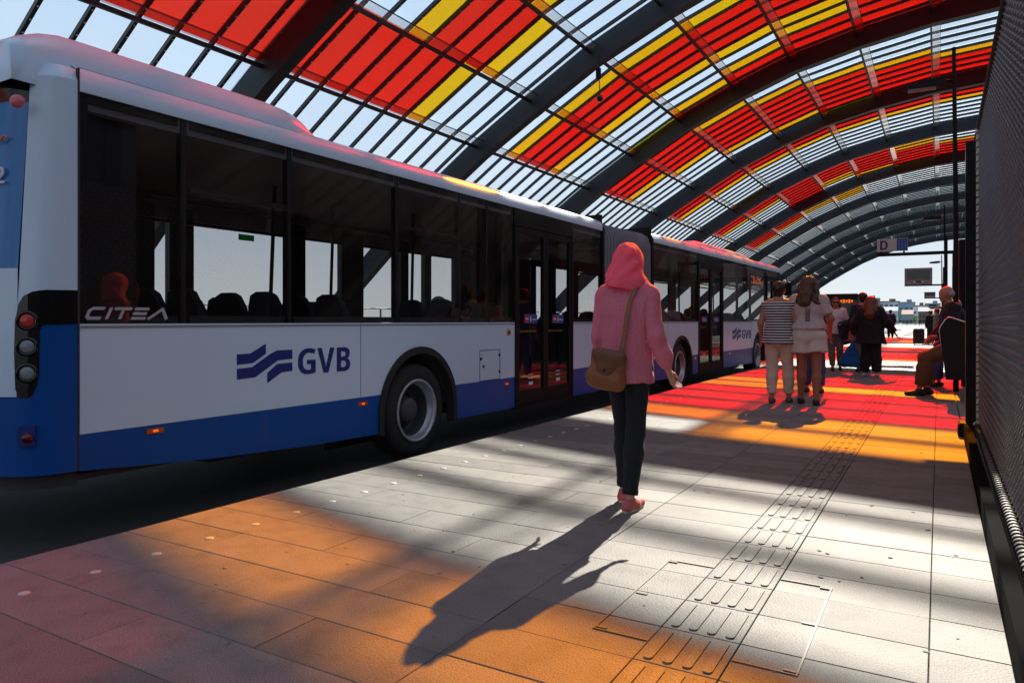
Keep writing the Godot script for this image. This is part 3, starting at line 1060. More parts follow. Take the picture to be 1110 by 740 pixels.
func build_roof() -> void:
	var roof := thing("station_roof", "arched station roof with dark steel ribs and clear, yellow and red glass panes", "roof")
	var n := QX.size()
	# ribs down to the ground on both sides
	var px := [-30.2, -28.7, -26.5] + QX + [33.2, 35.7, 37.9, 39.4]
	var py := [-0.2, 1.3, 3.5] + QY + [5.65, 3.5, 1.3, -0.2]
	var rib := tool_()
	var last := px.size() - 1
	var rings := []
	for i in px.size():
		var a := Vector2(px[maxi(i - 1, 0)], py[maxi(i - 1, 0)])
		var b := Vector2(px[mini(i + 1, last)], py[mini(i + 1, last)])
		var t := (b - a).normalized()
		var nn := Vector2(-t.y, t.x)
		var c := Vector2(px[i], py[i])
		var o := c + nn * 0.12
		var u := c - nn * 0.86
		rings.append([P(u.x, u.y, 0), P(o.x, o.y, 0), P(o.x, o.y, RIB_W), P(u.x, u.y, RIB_W)])
	for i in last:
		for k in 4:
			var k2 := (k + 1) % 4
			quad(rib, rings[i][k], rings[i + 1][k], rings[i + 1][k2], rings[i][k2])
	var rib_mesh := done(rib)
	for i in range(-BACK, RIBS):
		put("arch_rib", rib_mesh, M.rib_steel, roof, P(0, 0, rib_z(i)))
		if i < 5 and i >= 0:
			# splice plates where the rib's lengths are bolted together
			for k in [6, 9, 12]:
				var a: Vector3 = rings[k][0]
				var sp := tool_()
				box(sp, a + P(0, 0.01, rib_z(i) + RIB_W * 0.5), Vector3(0.5, 0.03, RIB_W + 0.04), Basis(Vector3.BACK, atan2(rings[k + 1][0].y - rings[k - 1][0].y, rings[k + 1][0].x - rings[k - 1][0].x)))
				obj("splice_plate", sp, M.rib_steel, roof)
	# purlins and the thin rod above each
	var z_end := rib_z(RIBS - 1) + RIB_W
	var z_start := rib_z(-BACK)
	for i in n:
		var c := q_at(i, -0.26)
		var st := tool_()
		box(st, P(c.x, c.y, (z_start + z_end) * 0.5), Vector3(0.09, 0.13, z_end - z_start))
		obj("purlin", st, M.bar_steel, roof)
		if i < n - 1 and i > 0:
			var a := q_at(i, -0.2)
			var b := q_at(i + 1 if i < 10 else i - 1, -0.2)
			var d := a + (b - a).normalized() * 0.42
			st = tool_()
			box(st, P(d.x, d.y, (z_start + z_end) * 0.5), Vector3(0.025, 0.03, z_end - z_start))
			obj("tie_rod", st, M.bar_steel, roof)
	# glazing bars between the panes
	var bar := tool_()
	var prev := []
	for i in n:
		var lo := q_at(i, -0.085)
		var hi := q_at(i, 0.05)
		var ring := [P(lo.x, lo.y, -0.05), P(hi.x, hi.y, -0.05), P(hi.x, hi.y, 0.05), P(lo.x, lo.y, 0.05)]
		if prev.size():
			for k in 4:
				var k2 := (k + 1) % 4
				quad(bar, prev[k], ring[k], ring[k2], prev[k2])
		prev = ring
	var bar_mesh := done(bar)
	var studs: Array[Transform3D] = []
	for b in range(-BACK, RIBS - 1):
		for k in range(1, PANES):
			var z := rib_z(b) + RIB_W + k * PITCH
			put("glazing_bar", bar_mesh, M.bar_steel, roof, P(0, 0, z))
			if b < 11 and b >= 0:
				for r in range(0, 11):
					for s in 7:
						var q := q_at(r, -0.09).lerp(q_at(r + 1, -0.09), (s + 0.7) / 7.4)
						studs.append(Transform3D(Basis(), P(q.x, q.y, z)))
	var peg := tool_()
	box(peg, Vector3(0, -0.012, 0), Vector3(0.034, 0.024, 0.034))
	var mm := MultiMesh.new()
	mm.transform_format = MultiMesh.TRANSFORM_3D
	mm.mesh = done(peg)
	mm.instance_count = studs.size()
	for i in studs.size():
		mm.set_instance_transform(i, studs[i])
	var mi := MultiMeshInstance3D.new()
	mi.name = "bar_studs"
	mi.multimesh = mm
	mi.material_override = M.stud_metal
	mi.set_meta("kind", "stuff")
	roof.add_child(mi)
	# panes: the ones that show largest one by one, the rest joined by colour
	var single := {0: [1, 4], 1: [1, 7], 2: [1, 9], 3: [1, 9], 4: [4, 6]}
	var shapes := {}
	var glass := {"w": M.glass_clear, "y": M.glass_yellow, "r": M.glass_red, "d": M.glass_red, "g": M.glass_yellow}
	var rest := {}
	var lips := {}
	for b in range(-BACK, RIBS - 1):
		for r in n - 1:
			var pat: String = COLORS.get(b, {}).get(r, "wwwwwwwwww")
			if b < 0 and r > 1:
				pat = ["wwwwwwyrrw", "wwwwwwwwww", "wyrrwwwwww"][(b + r + 20) % 3]
			pat = EXTRA.get(b, {}).get(r, pat[0] + pat)
			var z0 := rib_z(b) + RIB_W
			var run := 0
			for k in PANES:
				var col := pat[k]
				var za := z0 + k * PITCH + 0.03
				var wide := PITCH - 0.06 if k < PANES - 1 else PITCH * 0.5 - 0.06
				if single.has(b) and r >= single[b][0] and r < single[b][1]:
					var key := r * 2 + (1 if k == PANES - 1 else 0)
					if not shapes.has(key):
						var st := tool_()
						pane_shape(st, r, 0.0, wide)
						shapes[key] = done(st)
					put("glass_pane", shapes[key], M[glass[col].resource_name + ["", "_b", "_c"][rng.randi() % 3]], roof, P(0, 0, za))
				else:
					if not rest.has(col):
						rest[col] = tool_()
					pane_shape(rest[col], r, za, za + wide)
				if not lips.has(col):
					lips[col] = tool_()
				lip_shape(lips[col], r, za, za + wide)
				if k == PANES - 1 or pat[k + 1] != col:
					if col != "w":
						tint_layer(roof, r, z0 + run * PITCH, z0 + (k + 1 if k < PANES - 1 else k + 0.5) * PITCH, col)
					run = k + 1
	var lip_glass := {"w": M.lip_clear, "y": M.lip_yellow, "r": M.lip_red, "d": M.lip_red, "g": M.lip_yellow}
	for col in lips:
		obj("pane_laps", lips[col], lip_glass[col], roof).set_meta("kind", "stuff")
	for col in rest:
		obj("far_panes", rest[col], glass[col], roof).set_meta("kind", "stuff")

func tint_layer(roof: Node3D, r: int, z0: float, z1: float, col: String) -> void:
	# the dyed body of a run of coloured panes: sunlight that passes through it takes its colour
	var a := q_at(r, 0.03)
	var b := q_at(r + 1, 0.03)
	var t := (b - a).normalized()
	var f := FogVolume.new()
	f.name = "tint_layer"
	f.shape = RenderingServer.FOG_VOLUME_SHAPE_BOX
	f.size = Vector3((b - a).length() - 0.004, 0.05, z1 - z0 - 0.006)
	f.material = {"r": M.dye_red, "y": M.dye_yellow, "d": M.dye_deep, "g": M.dye_golden}[col]
	f.transform = Transform3D(Basis(Vector3(t.x, t.y, 0), Vector3(-t.y, t.x, 0), Vector3.BACK), P((a.x + b.x) * 0.5, (a.y + b.y) * 0.5, (z0 + z1) * 0.5))
	roof.add_child(f, true)

# ---------------------------------------------------------------- the bus
# u: outwards from the platform side, y: up, Z: ahead; the front half is turned a little towards the platform
const ROAD := -0.2
func B(front: bool, u: float, y: float, Z: float) -> Vector3:
	var x := -4.55 + u
	if front:
		x = -4.42 + 0.0396 * (Z - 12.4) + u
	return P(x, y, Z)

func bus_box(st: SurfaceTool, f: bool, u0: float, u1: float, y0: float, y1: float, z0: float, z1: float) -> void:
	hexa(st, [B(f, u0, y0, z0), B(f, u1, y0, z0), B(f, u1, y0, z1), B(f, u0, y0, z1), B(f, u0, y1, z0), B(f, u1, y1, z0), B(f, u1, y1, z1), B(f, u0, y1, z1)])

func arch_poly(zc: float, yc: float, r: float) -> PackedVector2Array:
	var out := PackedVector2Array()
	for i in 25:
		var an := PI * i / 24.0
		out.append(Vector2(zc + cos(an) * r, yc + sin(an) * r * 1.02))
	out.append(Vector2(zc - r, -1.0))
	out.append(Vector2(zc + r, -1.0))
	return out

func bus_side(bus: Node3D, f: bool, poly: PackedVector2Array, cuts: Array, m: Material, called: String, u := 0.0, both := true) -> void:
	var list := [poly]
	for c in cuts:
		var nxt := []
		for p in list:
			for q in Geometry2D.clip_polygons(p, c):
				nxt.append(q)
		list = nxt
	for w in ([0, 1] if both else [0]):
		for p in list:
			var st := tool_()
			var us := [u - 0.04, u] if w == 0 else [-2.55, -2.51]
			poly_prism(st, p, func(a, b, c): return B(f, c, b, a), us[0], us[1])
			obj(called, st, m, bus)

func bus_wheel(bus: Node3D, f: bool, zc: float, u: float, out := 1.0) -> void:
	var w := Node3D.new()
	w.name = "wheel"
	bus.add_child(w, true)
	w.position = B(f, u, ROAD + 0.475, zc)
	var ax := Vector3.RIGHT * out
	var st := tool_()
	lathe(st, Vector3.ZERO, ax, [[0.29, -0.24], [0.43, -0.25], [0.47, -0.21], [0.475, -0.1], [0.475, 0.0], [0.468, 0.03], [0.44, 0.05], [0.38, 0.058], [0.315, 0.045], [0.30, 0.02]], 48)
	for i in 60:
		var an := TAU * i / 60.0
		box(st, Vector3(-0.1 * out, cos(an) * 0.474, sin(an) * 0.474), Vector3(0.2, 0.008, 0.022), Basis(Vector3.RIGHT, an))
	obj("tyre", st, M.rubber, w)
	st = tool_()
	lathe(st, Vector3.ZERO, ax, [[0.300, 0.03], [0.322, 0.050], [0.318, 0.064], [0.296, 0.062], [0.286, 0.04], [0.280, 0.0], [0.262, -0.02]], 48)
	obj("rim", st, M.rim_metal, w)
	st = tool_()
	lathe(st, Vector3.ZERO, ax, [[0.264, -0.018], [0.258, -0.12], [0.25, -0.17], [0.22, -0.185], [0.18, -0.15], [0.14, -0.13], [0.13, -0.05], [0.11, -0.03], [0.06, -0.02], [0.0, -0.02]], 32)
	for i in 10:
		var an := TAU * i / 10.0
		lathe(st, Vector3(-0.15 * out, cos(an) * 0.175, sin(an) * 0.175), ax, [[0.017, -0.02], [0.017, 0.035], [0.0, 0.035]], 6)
	obj("hub", st, M.hub_metal, w)

func stroke(st: SurfaceTool, place: Callable, pts: Array, w: float, w0: float, w1: float) -> void:
	# a flat stroke of even width along points
	for i in pts.size() - 1:
		var a: Vector2 = pts[i]
		var b: Vector2 = pts[i + 1]
		var d := (b - a).normalized()
		var s := Vector2(-d.y, d.x) * w * 0.5
		var e0 := Vector2.ZERO if i == 0 else d * w * 0.3
		poly_prism(st, PackedVector2Array([a - e0 - s, b + d * w * (0.3 if i < pts.size() - 2 else 0.0) - s, b + d * w * (0.3 if i < pts.size() - 2 else 0.0) + s, a - e0 + s]), place, w0 + i * 0.0002, w1 + i * 0.0002)

func logo(bus: Node3D, f: bool, z0: float, y0: float, w: float, h: float) -> void:
	# two waves; outline points in a box of 176 x 126
	var shapes := [[[0, 30], [40, 29], [88, 0], [88, 32], [48, 59], [0, 62]], [[0, 74], [45, 72], [105, 32], [125, 23], [176, 23], [176, 53], [128, 55], [55, 104], [0, 107]], [[93, 94], [125, 67], [176, 65], [176, 93], [140, 95], [93, 126]]]
	for s in shapes:
		var poly := PackedVector2Array()
		for q in s:
			poly.append(Vector2(z0 + q[0] / 176.0 * w, y0 + h - q[1] / 126.0 * h))
		var st := tool_()
		poly_prism(st, poly, func(a, b, c): return B(f, c, b, a), 0.001, 0.004)
		obj("wave_mark", st, M.logo_blue, bus)

func text(called: String, words: String, m: Material, parent: Node3D, at: Vector3, turn: float, width: float, height: float, bold := true, depth := 0.004) -> void:
	var fnt := SystemFont.new()
	fnt.font_names = PackedStringArray(["Droid Sans"])
	fnt.font_weight = 700 if bold else 400
	var t := TextMesh.new()
	t.font = fnt
	t.font_size = 64
	t.pixel_size = 0.01
	t.depth = 0.01
	t.text = words
	var o := put(called, t, m, parent, at)
	var s := t.get_aabb().size
	# the capital's height, not the line's
	o.transform = Transform3D(Basis(Vector3.UP, turn) * Basis.from_scale(Vector3(width / s.x, height / s.y, depth / 0.01)), at)

func build_bus() -> void:
	var bus := thing("articulated_bus", "white and blue articulated city bus with bellows standing along the platform", "bus")
	var st: SurfaceTool
	# --- lower side panels, cut out for wheels and doors
	var wheel_r := 5.86
	var wheel_m := 13.95
	var wheel_f := 19.9
	var arches_r := [arch_poly(wheel_r, 0.28, 0.63)]
	var arches_f := [arch_poly(wheel_m, 0.28, 0.6), arch_poly(wheel_f, 0.28, 0.6)]
	var door_r := rect2(7.77, -1, 9.43, 3)
	var door_f := rect2(14.95, -1, 16.7, 3)
	bus_side(bus, false, PackedVector2Array([Vector2(2.475, 0.49), Vector2(10.55, 0.49), Vector2(10.55, 1.17), Vector2(2.475, 1.17)]), arches_r + [door_r], M.bus_white, "side_panel")
	bus_side(bus, false, PackedVector2Array([Vector2(2.475, 0.265), Vector2(3.4, 0.19), Vector2(4.4, 0.14), Vector2(5.3, 0.12), Vector2(10.55, 0.1), Vector2(10.55, 0.487), Vector2(2.475, 0.487)]), arches_r + [door_r], M.bus_blue, "skirt_panel")
	bus_side(bus, true, rect2(12.42, 0.49, 22.3, 1.17), arches_f + [door_f, rect2(20.75, -1, 22.1, 3)], M.bus_white, "side_panel")
	bus_side(bus, true, rect2(12.42, 0.1, 22.3, 0.487), arches_f + [door_f, rect2(20.75, -1, 22.1, 3)], M.bus_blue, "skirt_panel")
	# --- wheel arches and wheels
	for w in [[false, wheel_r, 0.63], [true, wheel_m, 0.6], [true, wheel_f, 0.6]]:
		st = tool_()
		var f: bool = w[0]
		var ring := PackedVector2Array()
		for i in 25:
			var an := PI * i / 24.0
			ring.append(Vector2(w[1] + cos(an) * (w[2] + 0.005), 0.28 + sin(an) * (w[2] + 0.005) * 1.02))
		ring.append(Vector2(w[1] - w[2] - 0.005, 0.1))
		ring.append(Vector2(w[1] - w[2] + 0.06, 0.1))
		for i in range(24, -1, -1):
			var an := PI * i / 24.0
			ring.append(Vector2(w[1] + cos(an) * (w[2] - 0.06), 0.28 + sin(an) * (w[2] - 0.06) * 1.02))
		ring.append(Vector2(w[1] + w[2] - 0.06, 0.1))
		ring.append(Vector2(w[1] + w[2] + 0.005, 0.1))
		poly_prism(st, ring, func(a, b, c): return B(f, c, b, a), -0.08, 0.022)
		obj("wheel_arch", st, M.rubber, bus)
		st = tool_()
		for i in 24:
			var a0 := PI * i / 24.0
			var a1 := PI * (i + 1) / 24.0
			var rr: float = w[2] - 0.01
			quad(st, B(f, -0.05, 0.28 + sin(a0) * rr, w[1] + cos(a0) * rr), B(f, -0.05, 0.28 + sin(a1) * rr, w[1] + cos(a1) * rr), B(f, -0.7, 0.28 + sin(a1) * rr, w[1] + cos(a1) * rr), B(f, -0.7, 0.28 + sin(a0) * rr, w[1] + cos(a0) * rr))
		bus_box(st, f, -0.72, -0.7, -0.1, 0.95, w[1] - w[2], w[1] + w[2])
		obj("wheel_well", st, M.well_grey, bus)
		bus_wheel(bus, f, w[1], -0.09)
		bus_wheel(bus, f, w[1], -2.46, -1.0)
	# --- cove, roof and ceiling
	for s in [[false, 2.475, 10.5], [true, 12.45, 22.3]]:
		var f: bool = s[0]
		st = tool_()
		st.set_smooth_group(1)
		var prof := [[0.0, 2.60], [0.004, 2.66], [-0.012, 2.71], [-0.045, 2.75], [-0.11, 2.785], [-0.25, 2.81], [-0.5, 2.825], [-1.275, 2.84], [-2.05, 2.825], [-2.3, 2.81], [-2.44, 2.785], [-2.505, 2.75], [-2.538, 2.71], [-2.554, 2.66], [-2.55, 2.60]]
		var segs := 16
		for k in segs:
			var za := lerpf(s[1], s[2], float(k) / segs)
			var zb := lerpf(s[1], s[2], float(k + 1) / segs)
			for i in prof.size() - 1:
				quad(st, B(f, prof[i][0], prof[i][1], za), B(f, prof[i][0], prof[i][1], zb), B(f, prof[i + 1][0], prof[i + 1][1], zb), B(f, prof[i + 1][0], prof[i + 1][1], za))
		st.set_smooth_group(-1)
		obj("roof_shell", st, M.bus_white, bus)
		st = tool_()
		bus_box(st, f, -2.5, -0.05, 2.5, 2.53, s[1], s[2])
		bus_box(st, f, -0.06, -0.03, 2.5, 2.61, s[1], s[2])
		bus_box(st, f, -2.52, -2.49, 2.27, 2.61, s[1], s[2])
		obj("ceiling", st, M.bus_inside, bus)
		st = tool_()
		# floor, drawn in between the wheels
		for e in ([[2.48, 5.2, 0], [5.2, 6.52, 1], [6.52, 10.5, 0]] if not f else [[12.45, 13.33, 0], [13.33, 14.57, 1], [14.57, 19.28, 0], [19.28, 20.52, 1], [20.52, 22.3, 0]]):
			bus_box(st, f, -2.5 if e[2] == 0 else -1.83, -0.05 if e[2] == 0 else -0.72, 0.2, 0.24, e[0], e[1])
		obj("floor", st, M.bus_floor, bus)
		for e in ([[2.48, 5.2, 0.3], [5.2, 6.52, 0.95], [6.52, 7.7, 0.3], [9.5, 10.5, 0.3]] if not f else [[12.45, 13.33, 0.3], [13.33, 14.57, 0.92], [14.57, 14.9, 0.3], [16.75, 19.28, 0.3], [19.28, 20.52, 0.92]]):
			for u in [[-0.065, -0.045], [-2.5, -2.48]]:
				st = tool_()
				bus_box(st, f, u[0], u[1], e[2], 1.14, e[0], e[1])
				obj("inner_wall", st, M.bus_inside, bus)
		# far side pillars
		var cuts: Array = [2.48, 4.58, 4.75, 5.04, 6.41, 6.66, 7.31, 7.75, 8.58, 8.76, 9.17, 9.34, 10.0, 10.5] if not f else [12.45, 12.6, 13.0, 13.4, 14.1, 14.4, 15.6, 15.9, 17.0, 17.2, 18.6, 18.8, 20.3, 20.5, 22.0, 22.3]
		for i in range(0, cuts.size(), 2):
			st = tool_()
			bus_box(st, f, -2.55, -2.47, 1.1, 2.4, cuts[i], cuts[i + 1])
			obj("window_pillar", st, M.bus_pillar, bus)
			if i + 2 < cuts.size():
				st = tool_()
				quad(st, B(f, -2.53, 1.1, cuts[i + 1]), B(f, -2.53, 1.1, cuts[i + 2]), B(f, -2.53, 2.4, cuts[i + 2]), B(f, -2.53, 2.4, cuts[i + 1]))
				obj("window_pane", st, M.bus_glass_far, bus)
		# near side: pillars behind dark glass, glass pane by pane
		var near: Array = [2.475, 3.2, 4.16, 5.52, 6.6, 7.16, 7.76] if not f else [12.45, 13.4, 14.94]
		var lists := [near]
		if not f:
			lists.append([9.44, 10.52])
		else:
			lists.append([16.71, 18.0, 19.2, 20.74])
		for l in lists:
			for i in l.size() - 1:
				st = tool_()
				quad(st, B(f, -0.012, 1.175, l[i] + 0.006), B(f, -0.012, 1.175, l[i + 1] - 0.006), B(f, -0.012, 2.6, l[i + 1] - 0.006), B(f, -0.012, 2.6, l[i] + 0.006))
				obj("window_pane", st, M.bus_glass, bus)
				st = tool_()
				bus_box(st, f, -0.075, -0.02, 1.17, 2.6, l[i + 1] - 0.022, l[i + 1] + (0.022 if i < l.size() - 2 else 0.0))
				obj("window_pillar", st, M.bus_pillar, bus)
				if i == 0:
					st = tool_()
					bus_box(st, f, -0.075, -0.02, 1.17, 2.6, l[0], l[0] + 0.06)
					obj("window_pillar", st, M.bus_pillar, bus)
				for yy in ([1.172, 2.545, 2.1] if (i == 1 or i == 3) and l.size() > 3 else [1.172, 2.545]):
					st = tool_()
					bus_box(st, f, -0.05, -0.018, yy, yy + (0.053 if yy != 2.1 else 0.03), l[i] + 0.05, l[i + 1] - 0.05)
					obj("window_rubber", st, M.dark_plastic, bus)
	# --- engine tower and panels in the rear corner of the saloon
	st = tool_()
	bus_box(st, false, -0.9, -0.1, 0.3, 2.5, 2.3, 2.9)
	bus_box(st, false, -2.45, -0.9, 0.3, 1.5, 2.3, 3.1)
	obj("engine_cover", st, M.bus_pillar, bus)
	# --- doors
	for dd in [[false, 7.77, 9.43], [true, 14.95, 16.7], [true, 20.75, 22.1]]:
		var f: bool = dd[0]
		st = tool_()
		bus_box(st, f, -0.07, 0.012, 2.385, 2.43, dd[1], dd[2])
		bus_box(st, f, -0.07, 0.012, 0.085, 0.13, dd[1], dd[2])
		bus_box(st, f, -0.07, 0.01, 0.13, 2.385, dd[1], dd[1] + 0.05)
		bus_box(st, f, -0.07, 0.01, 0.13, 2.385, dd[2] - 0.05, dd[2])
		obj("door_frame", st, M.door_black, bus)
		st = tool_()
		bus_box(st, f, -0.05, -0.006, 2.43, 2.6, dd[1], dd[2])
		obj("door_header", st, M.black_gloss, bus)
		var mid: float = (dd[1] + dd[2]) * 0.5
		for lf in [[dd[1] + 0.055, mid - 0.006], [mid + 0.006, dd[2] - 0.055]]:
			var leaf := Node3D.new()
			leaf.name = "door_leaf"
			bus.add_child(leaf, true)
			st = tool_()
			for e in [[0.135, 0.30, lf[0], lf[1]], [2.30, 2.38, lf[0], lf[1]]]:
				bus_box(st, f, -0.045, 0.0, e[0], e[1], e[2], e[3])
			for e in [[lf[0], lf[0] + 0.06], [lf[1] - 0.06, lf[1]]]:
				bus_box(st, f, -0.045, 0.002, 0.135, 2.38, e[0], e[1])
			obj("leaf_frame", st, M.door_black, leaf)
			st = tool_()
			quad(st, B(f, -0.02, 0.3, lf[0] + 0.06), B(f, -0.02, 0.3, lf[1] - 0.06), B(f, -0.02, 2.3, lf[1] - 0.06), B(f, -0.02, 2.3, lf[0] + 0.06))
			obj("leaf_glass", st, M.bus_glass, leaf)
			st = tool_()
			tube(st, [B(f, -0.09, 0.75, lf[0] + 0.12), B(f, -0.09, 1.05, lf[0] + 0.16), B(f, -0.09, 1.05, lf[1] - 0.12)], 0.016, 8)
			obj("handrail", st, M.hand_yellow, leaf)
			# entry stickers
			var zc: float = (lf[0] + lf[1]) * 0.5
			st = tool_()
			bus_box(st, f, -0.018, -0.014, 1.155, 1.275, zc - 0.17, zc + 0.17)
			obj("blue_sticker", st, M.sticker_blue, leaf)
			st = tool_()
			bus_box(st, f, -0.0135, -0.011, 1.17, 1.26, zc - 0.16, zc - 0.06)
			obj("red_sticker", st, M.sticker_red, leaf)
			for e in [[-0.0105, 1.205, 1.225, -0.145, -0.075], [-0.0135, 1.18, 1.225, -0.02, 0.01], [-0.0135, 1.232, 1.25, -0.015, 0.005], [-0.0135, 1.2, 1.215, 0.04, 0.14], [-0.018, 0.36, 0.40, -0.05, 0.06], [-0.018, 0.44, 0.452, -0.06, 0.06], [-0.018, 0.49, 0.50, -0.06, 0.06]]:
				st = tool_()
				bus_box(st, f, e[0], e[0] + 0.0025, e[1], e[2], zc + e[3], zc + e[4])
				obj("white_mark", st, M.sticker_white, leaf)
	# --- bellows
	st = tool_()
	var folds := 17
	for k in folds:
		var za := lerpf(10.52, 12.43, float(k) / folds)
		var zb := lerpf(10.52, 12.43, float(k + 1) / folds)
		var zm := (za + zb) * 0.5
		var xa := lerpf(-4.55, -4.42, float(k) / folds)
		for e in [[za, zm, 0.02, -0.07], [zm, zb, -0.07, 0.02]]:
			var o0: float = e[2]
			var o1: float = e[3]
			var secs := []
			for w in [[e[0], o0], [e[1], o1]]:
				var s := []
				for q in [[0.0, 0.12], [0.0, 2.5], [-0.06, 2.66], [-0.2, 2.74], [-1.275, 2.78], [-2.35, 2.74], [-2.5, 2.6], [-2.55, 2.4], [-2.55, 0.12]]:
					var sx: float = 1.0 if q[0] > -1.27 else -1.0
					s.append(P(xa + q[0] + w[1] * sx, q[1] + w[1] * (0.0 if q[1] < 2.5 else 1.0), w[0]))
				secs.append(s)
			for i in 8:
				quad(st, secs[0][i], secs[1][i], secs[1][i + 1], secs[0][i + 1])
	obj("bellows", st, M.bellows_grey, bus)
	for s in [[false, 10.5, 10.56], [true, 12.4, 12.46]]:
		st = tool_()
		bus_box(st, s[0], -0.05, 0.012, 0.11, 2.66, s[1], s[2])
		bus_box(st, s[0], -2.5, -0.03, 2.66, 2.86, s[1], s[2])
		obj("bellows_frame", st, M.door_black, bus)
	# --- rear end: corner column in bands, round the plan outline
	var plan := [Vector2(-4.55, 2.462), Vector2(-4.552, 2.40), Vector2(-4.565, 2.33), Vector2(-4.60, 2.265), Vector2(-4.635, 2.222), Vector2(-4.68, 2.182), Vector2(-4.80, 2.115), Vector2(-5.2, 2.04), Vector2(-5.825, 2.0)]
	for i in range(7, -1, -1):
		plan.append(Vector2(-11.65 - plan[i].x, plan[i].y))
	var band := func(called: String, y0: float, y1: float, i0: int, i1: int, m: Material, off: float, lean: float) -> void:
		var s2 := tool_()
		s2.set_smooth_group(1)
		for i in range(i0, i1):
			var pts := []
			for e in [[i, y0], [i + 1, y0], [i + 1, y1], [i, y1]]:
				var c: Vector2 = plan[e[0]]
				var nrm := (c - Vector2(-5.825, 3.1)).normalized()
				var back: float = lean * maxf(0.0, (e[1] - 1.4)) * smoothstep(0.0, 5.0, float(mini(e[0], 16 - e[0])))
				pts.append(P(c.x + nrm.x * off, e[1], c.y + nrm.y * off + back))
			quad(s2, pts[0], pts[1], pts[2], pts[3])
		s2.set_smooth_group(-1)
		obj(called, s2, m, bus)
	band.call("corner_column", 1.17, 2.66, 0, 5, M.bus_white, 0.0, 0.06)
	band.call("corner_column", 1.376, 2.66, 11, 16, M.bus_white, 0.0, 0.06)
	band.call("rear_window", 1.5, 2.5, 5, 11, M.rear_window_blue, -0.004, 0.06)
	band.call("rear_window_surround", 2.5, 2.66, 5, 11, M.black_gloss, 0.0, 0.06)
	band.call("rear_panel", 0.74, 1.5, 5, 11, M.bus_white, 0.0, 0.06)
	# lamp housing: one curved black shell laid round the corner
	var shell := PackedVector2Array([Vector2(0.0, 1.17), Vector2(2.75, 1.166), Vector2(2.93, 1.13), Vector2(2.97, 0.88), Vector2(3.15, 0.81), Vector2(3.6, 0.75), Vector2(4.0, 0.735), Vector2(4.9, 0.735), Vector2(5.05, 0.79), Vector2(5.10, 1.0), Vector2(5.06, 1.2), Vector2(4.85, 1.285), Vector2(4.4, 1.335), Vector2(3.6, 1.362), Vector2(2.5, 1.374), Vector2(0.0, 1.376)])
	st = tool_()
	for i in 6:
		for strip in Geometry2D.intersect_polygons(shell, rect2(i, 0.0, i + 1.0, 3.0)):
			poly_prism(st, strip, func(a, b, w):
				var k := mini(int(i), 7)
				var c: Vector2 = plan[k].lerp(plan[k + 1], a - i)
				var nrm := (c - Vector2(-5.825, 3.1)).normalized()
				return P(c.x + nrm.x * w, b, c.y + nrm.y * w), -0.01, 0.005)
	obj("lamp_housing", st, M.lamp_black, bus)
	band.call("lamp_panel", 0.735, 1.376, 11, 16, M.lamp_black, 0.0, 0.0)
	band.call("corner_panel", 0.735, 1.17, 0, 5, M.bus_blue, 0.0, 0.0)
	band.call("rear_bumper", 0.27, 0.735, 0, 16, M.bus_blue, 0.0, 0.0)
	band.call("rear_valance", 0.18, 0.27, 0, 16, M.dark_plastic, -0.04, 0.0)
	st = tool_()
	bus_box(st, false, -0.02, 0.003, 0.27, 2.74, 2.462, 2.474)
	bus_box(st, false, -0.03, -0.02, 0.27, 2.6, 2.45, 2.48)
	obj("panel_gap", st, M.dark_plastic, bus)
	# tail lamps and reflector on the corner
	var face := Vector2(-4.633, 2.217)
	var fn := Vector3(0.72, 0, 0.694)
	for l in [[1.19, M.lamp_red, "tail_lamp"], [1.037, M.lamp_clear, "indicator_lamp"], [0.88, M.lamp_clear, "reversing_lamp"]]:
		var c := P(face.x, l[0], face.y)
		st = tool_()
		lathe(st, c, fn, [[0.06, 0.0], [0.058, 0.008], [0.045, 0.01], [0.040, 0.003]], 28)
		obj("lamp_bezel", st, M.black_gloss, bus)
		st = tool_()
		lathe(st, c, fn, [[0.040, 0.001], [0.037, 0.007], [0.022, 0.010], [0.0, 0.011]], 28)
		obj(l[2], st, l[1], bus)
	st = tool_()
	box(st, P(face.x, 0.51, face.y) + fn * 0.004, Vector3(0.09, 0.115, 0.02), Basis(Vector3.UP, atan2(fn.x, fn.z)))
	obj("reflector_recess", st, M.logo_blue, bus)
	st = tool_()
	lathe(st, P(face.x + 0.012, 0.50, face.y - 0.0) + fn * 0.012, fn, [[0.03, 0.0], [0.026, 0.012], [0.0, 0.016]], 16)
	obj("reflector", st, M.lamp_dark_red, bus)
	st = tool_()
	lathe(st, P(-4.655, 2.47, 2.21) + Vector3(0.45, 0, 0.89) * 0.05, fn, [[0.04, 0.0], [0.036, 0.014], [0.02, 0.022], [0.0, 0.024]], 20)
	obj("marker_lamp", st, M.lamp_pink, bus)
	text("route_digit", "2", M.sticker_white, bus, P(-4.80, 2.05, 2.145), atan2(0.33, 0.94), 0.07, 0.1)
	st = tool_()
	var sq := []
	for i in 9:
		sq.append(P(-4.76 - i * 0.012, 2.27 + sin(i * 1.3) * 0.018, 2.165 - i * 0.005))
	tube(st, sq, 0.006, 6)
	obj("orange_scribble", st, M.sticker_orange, bus)
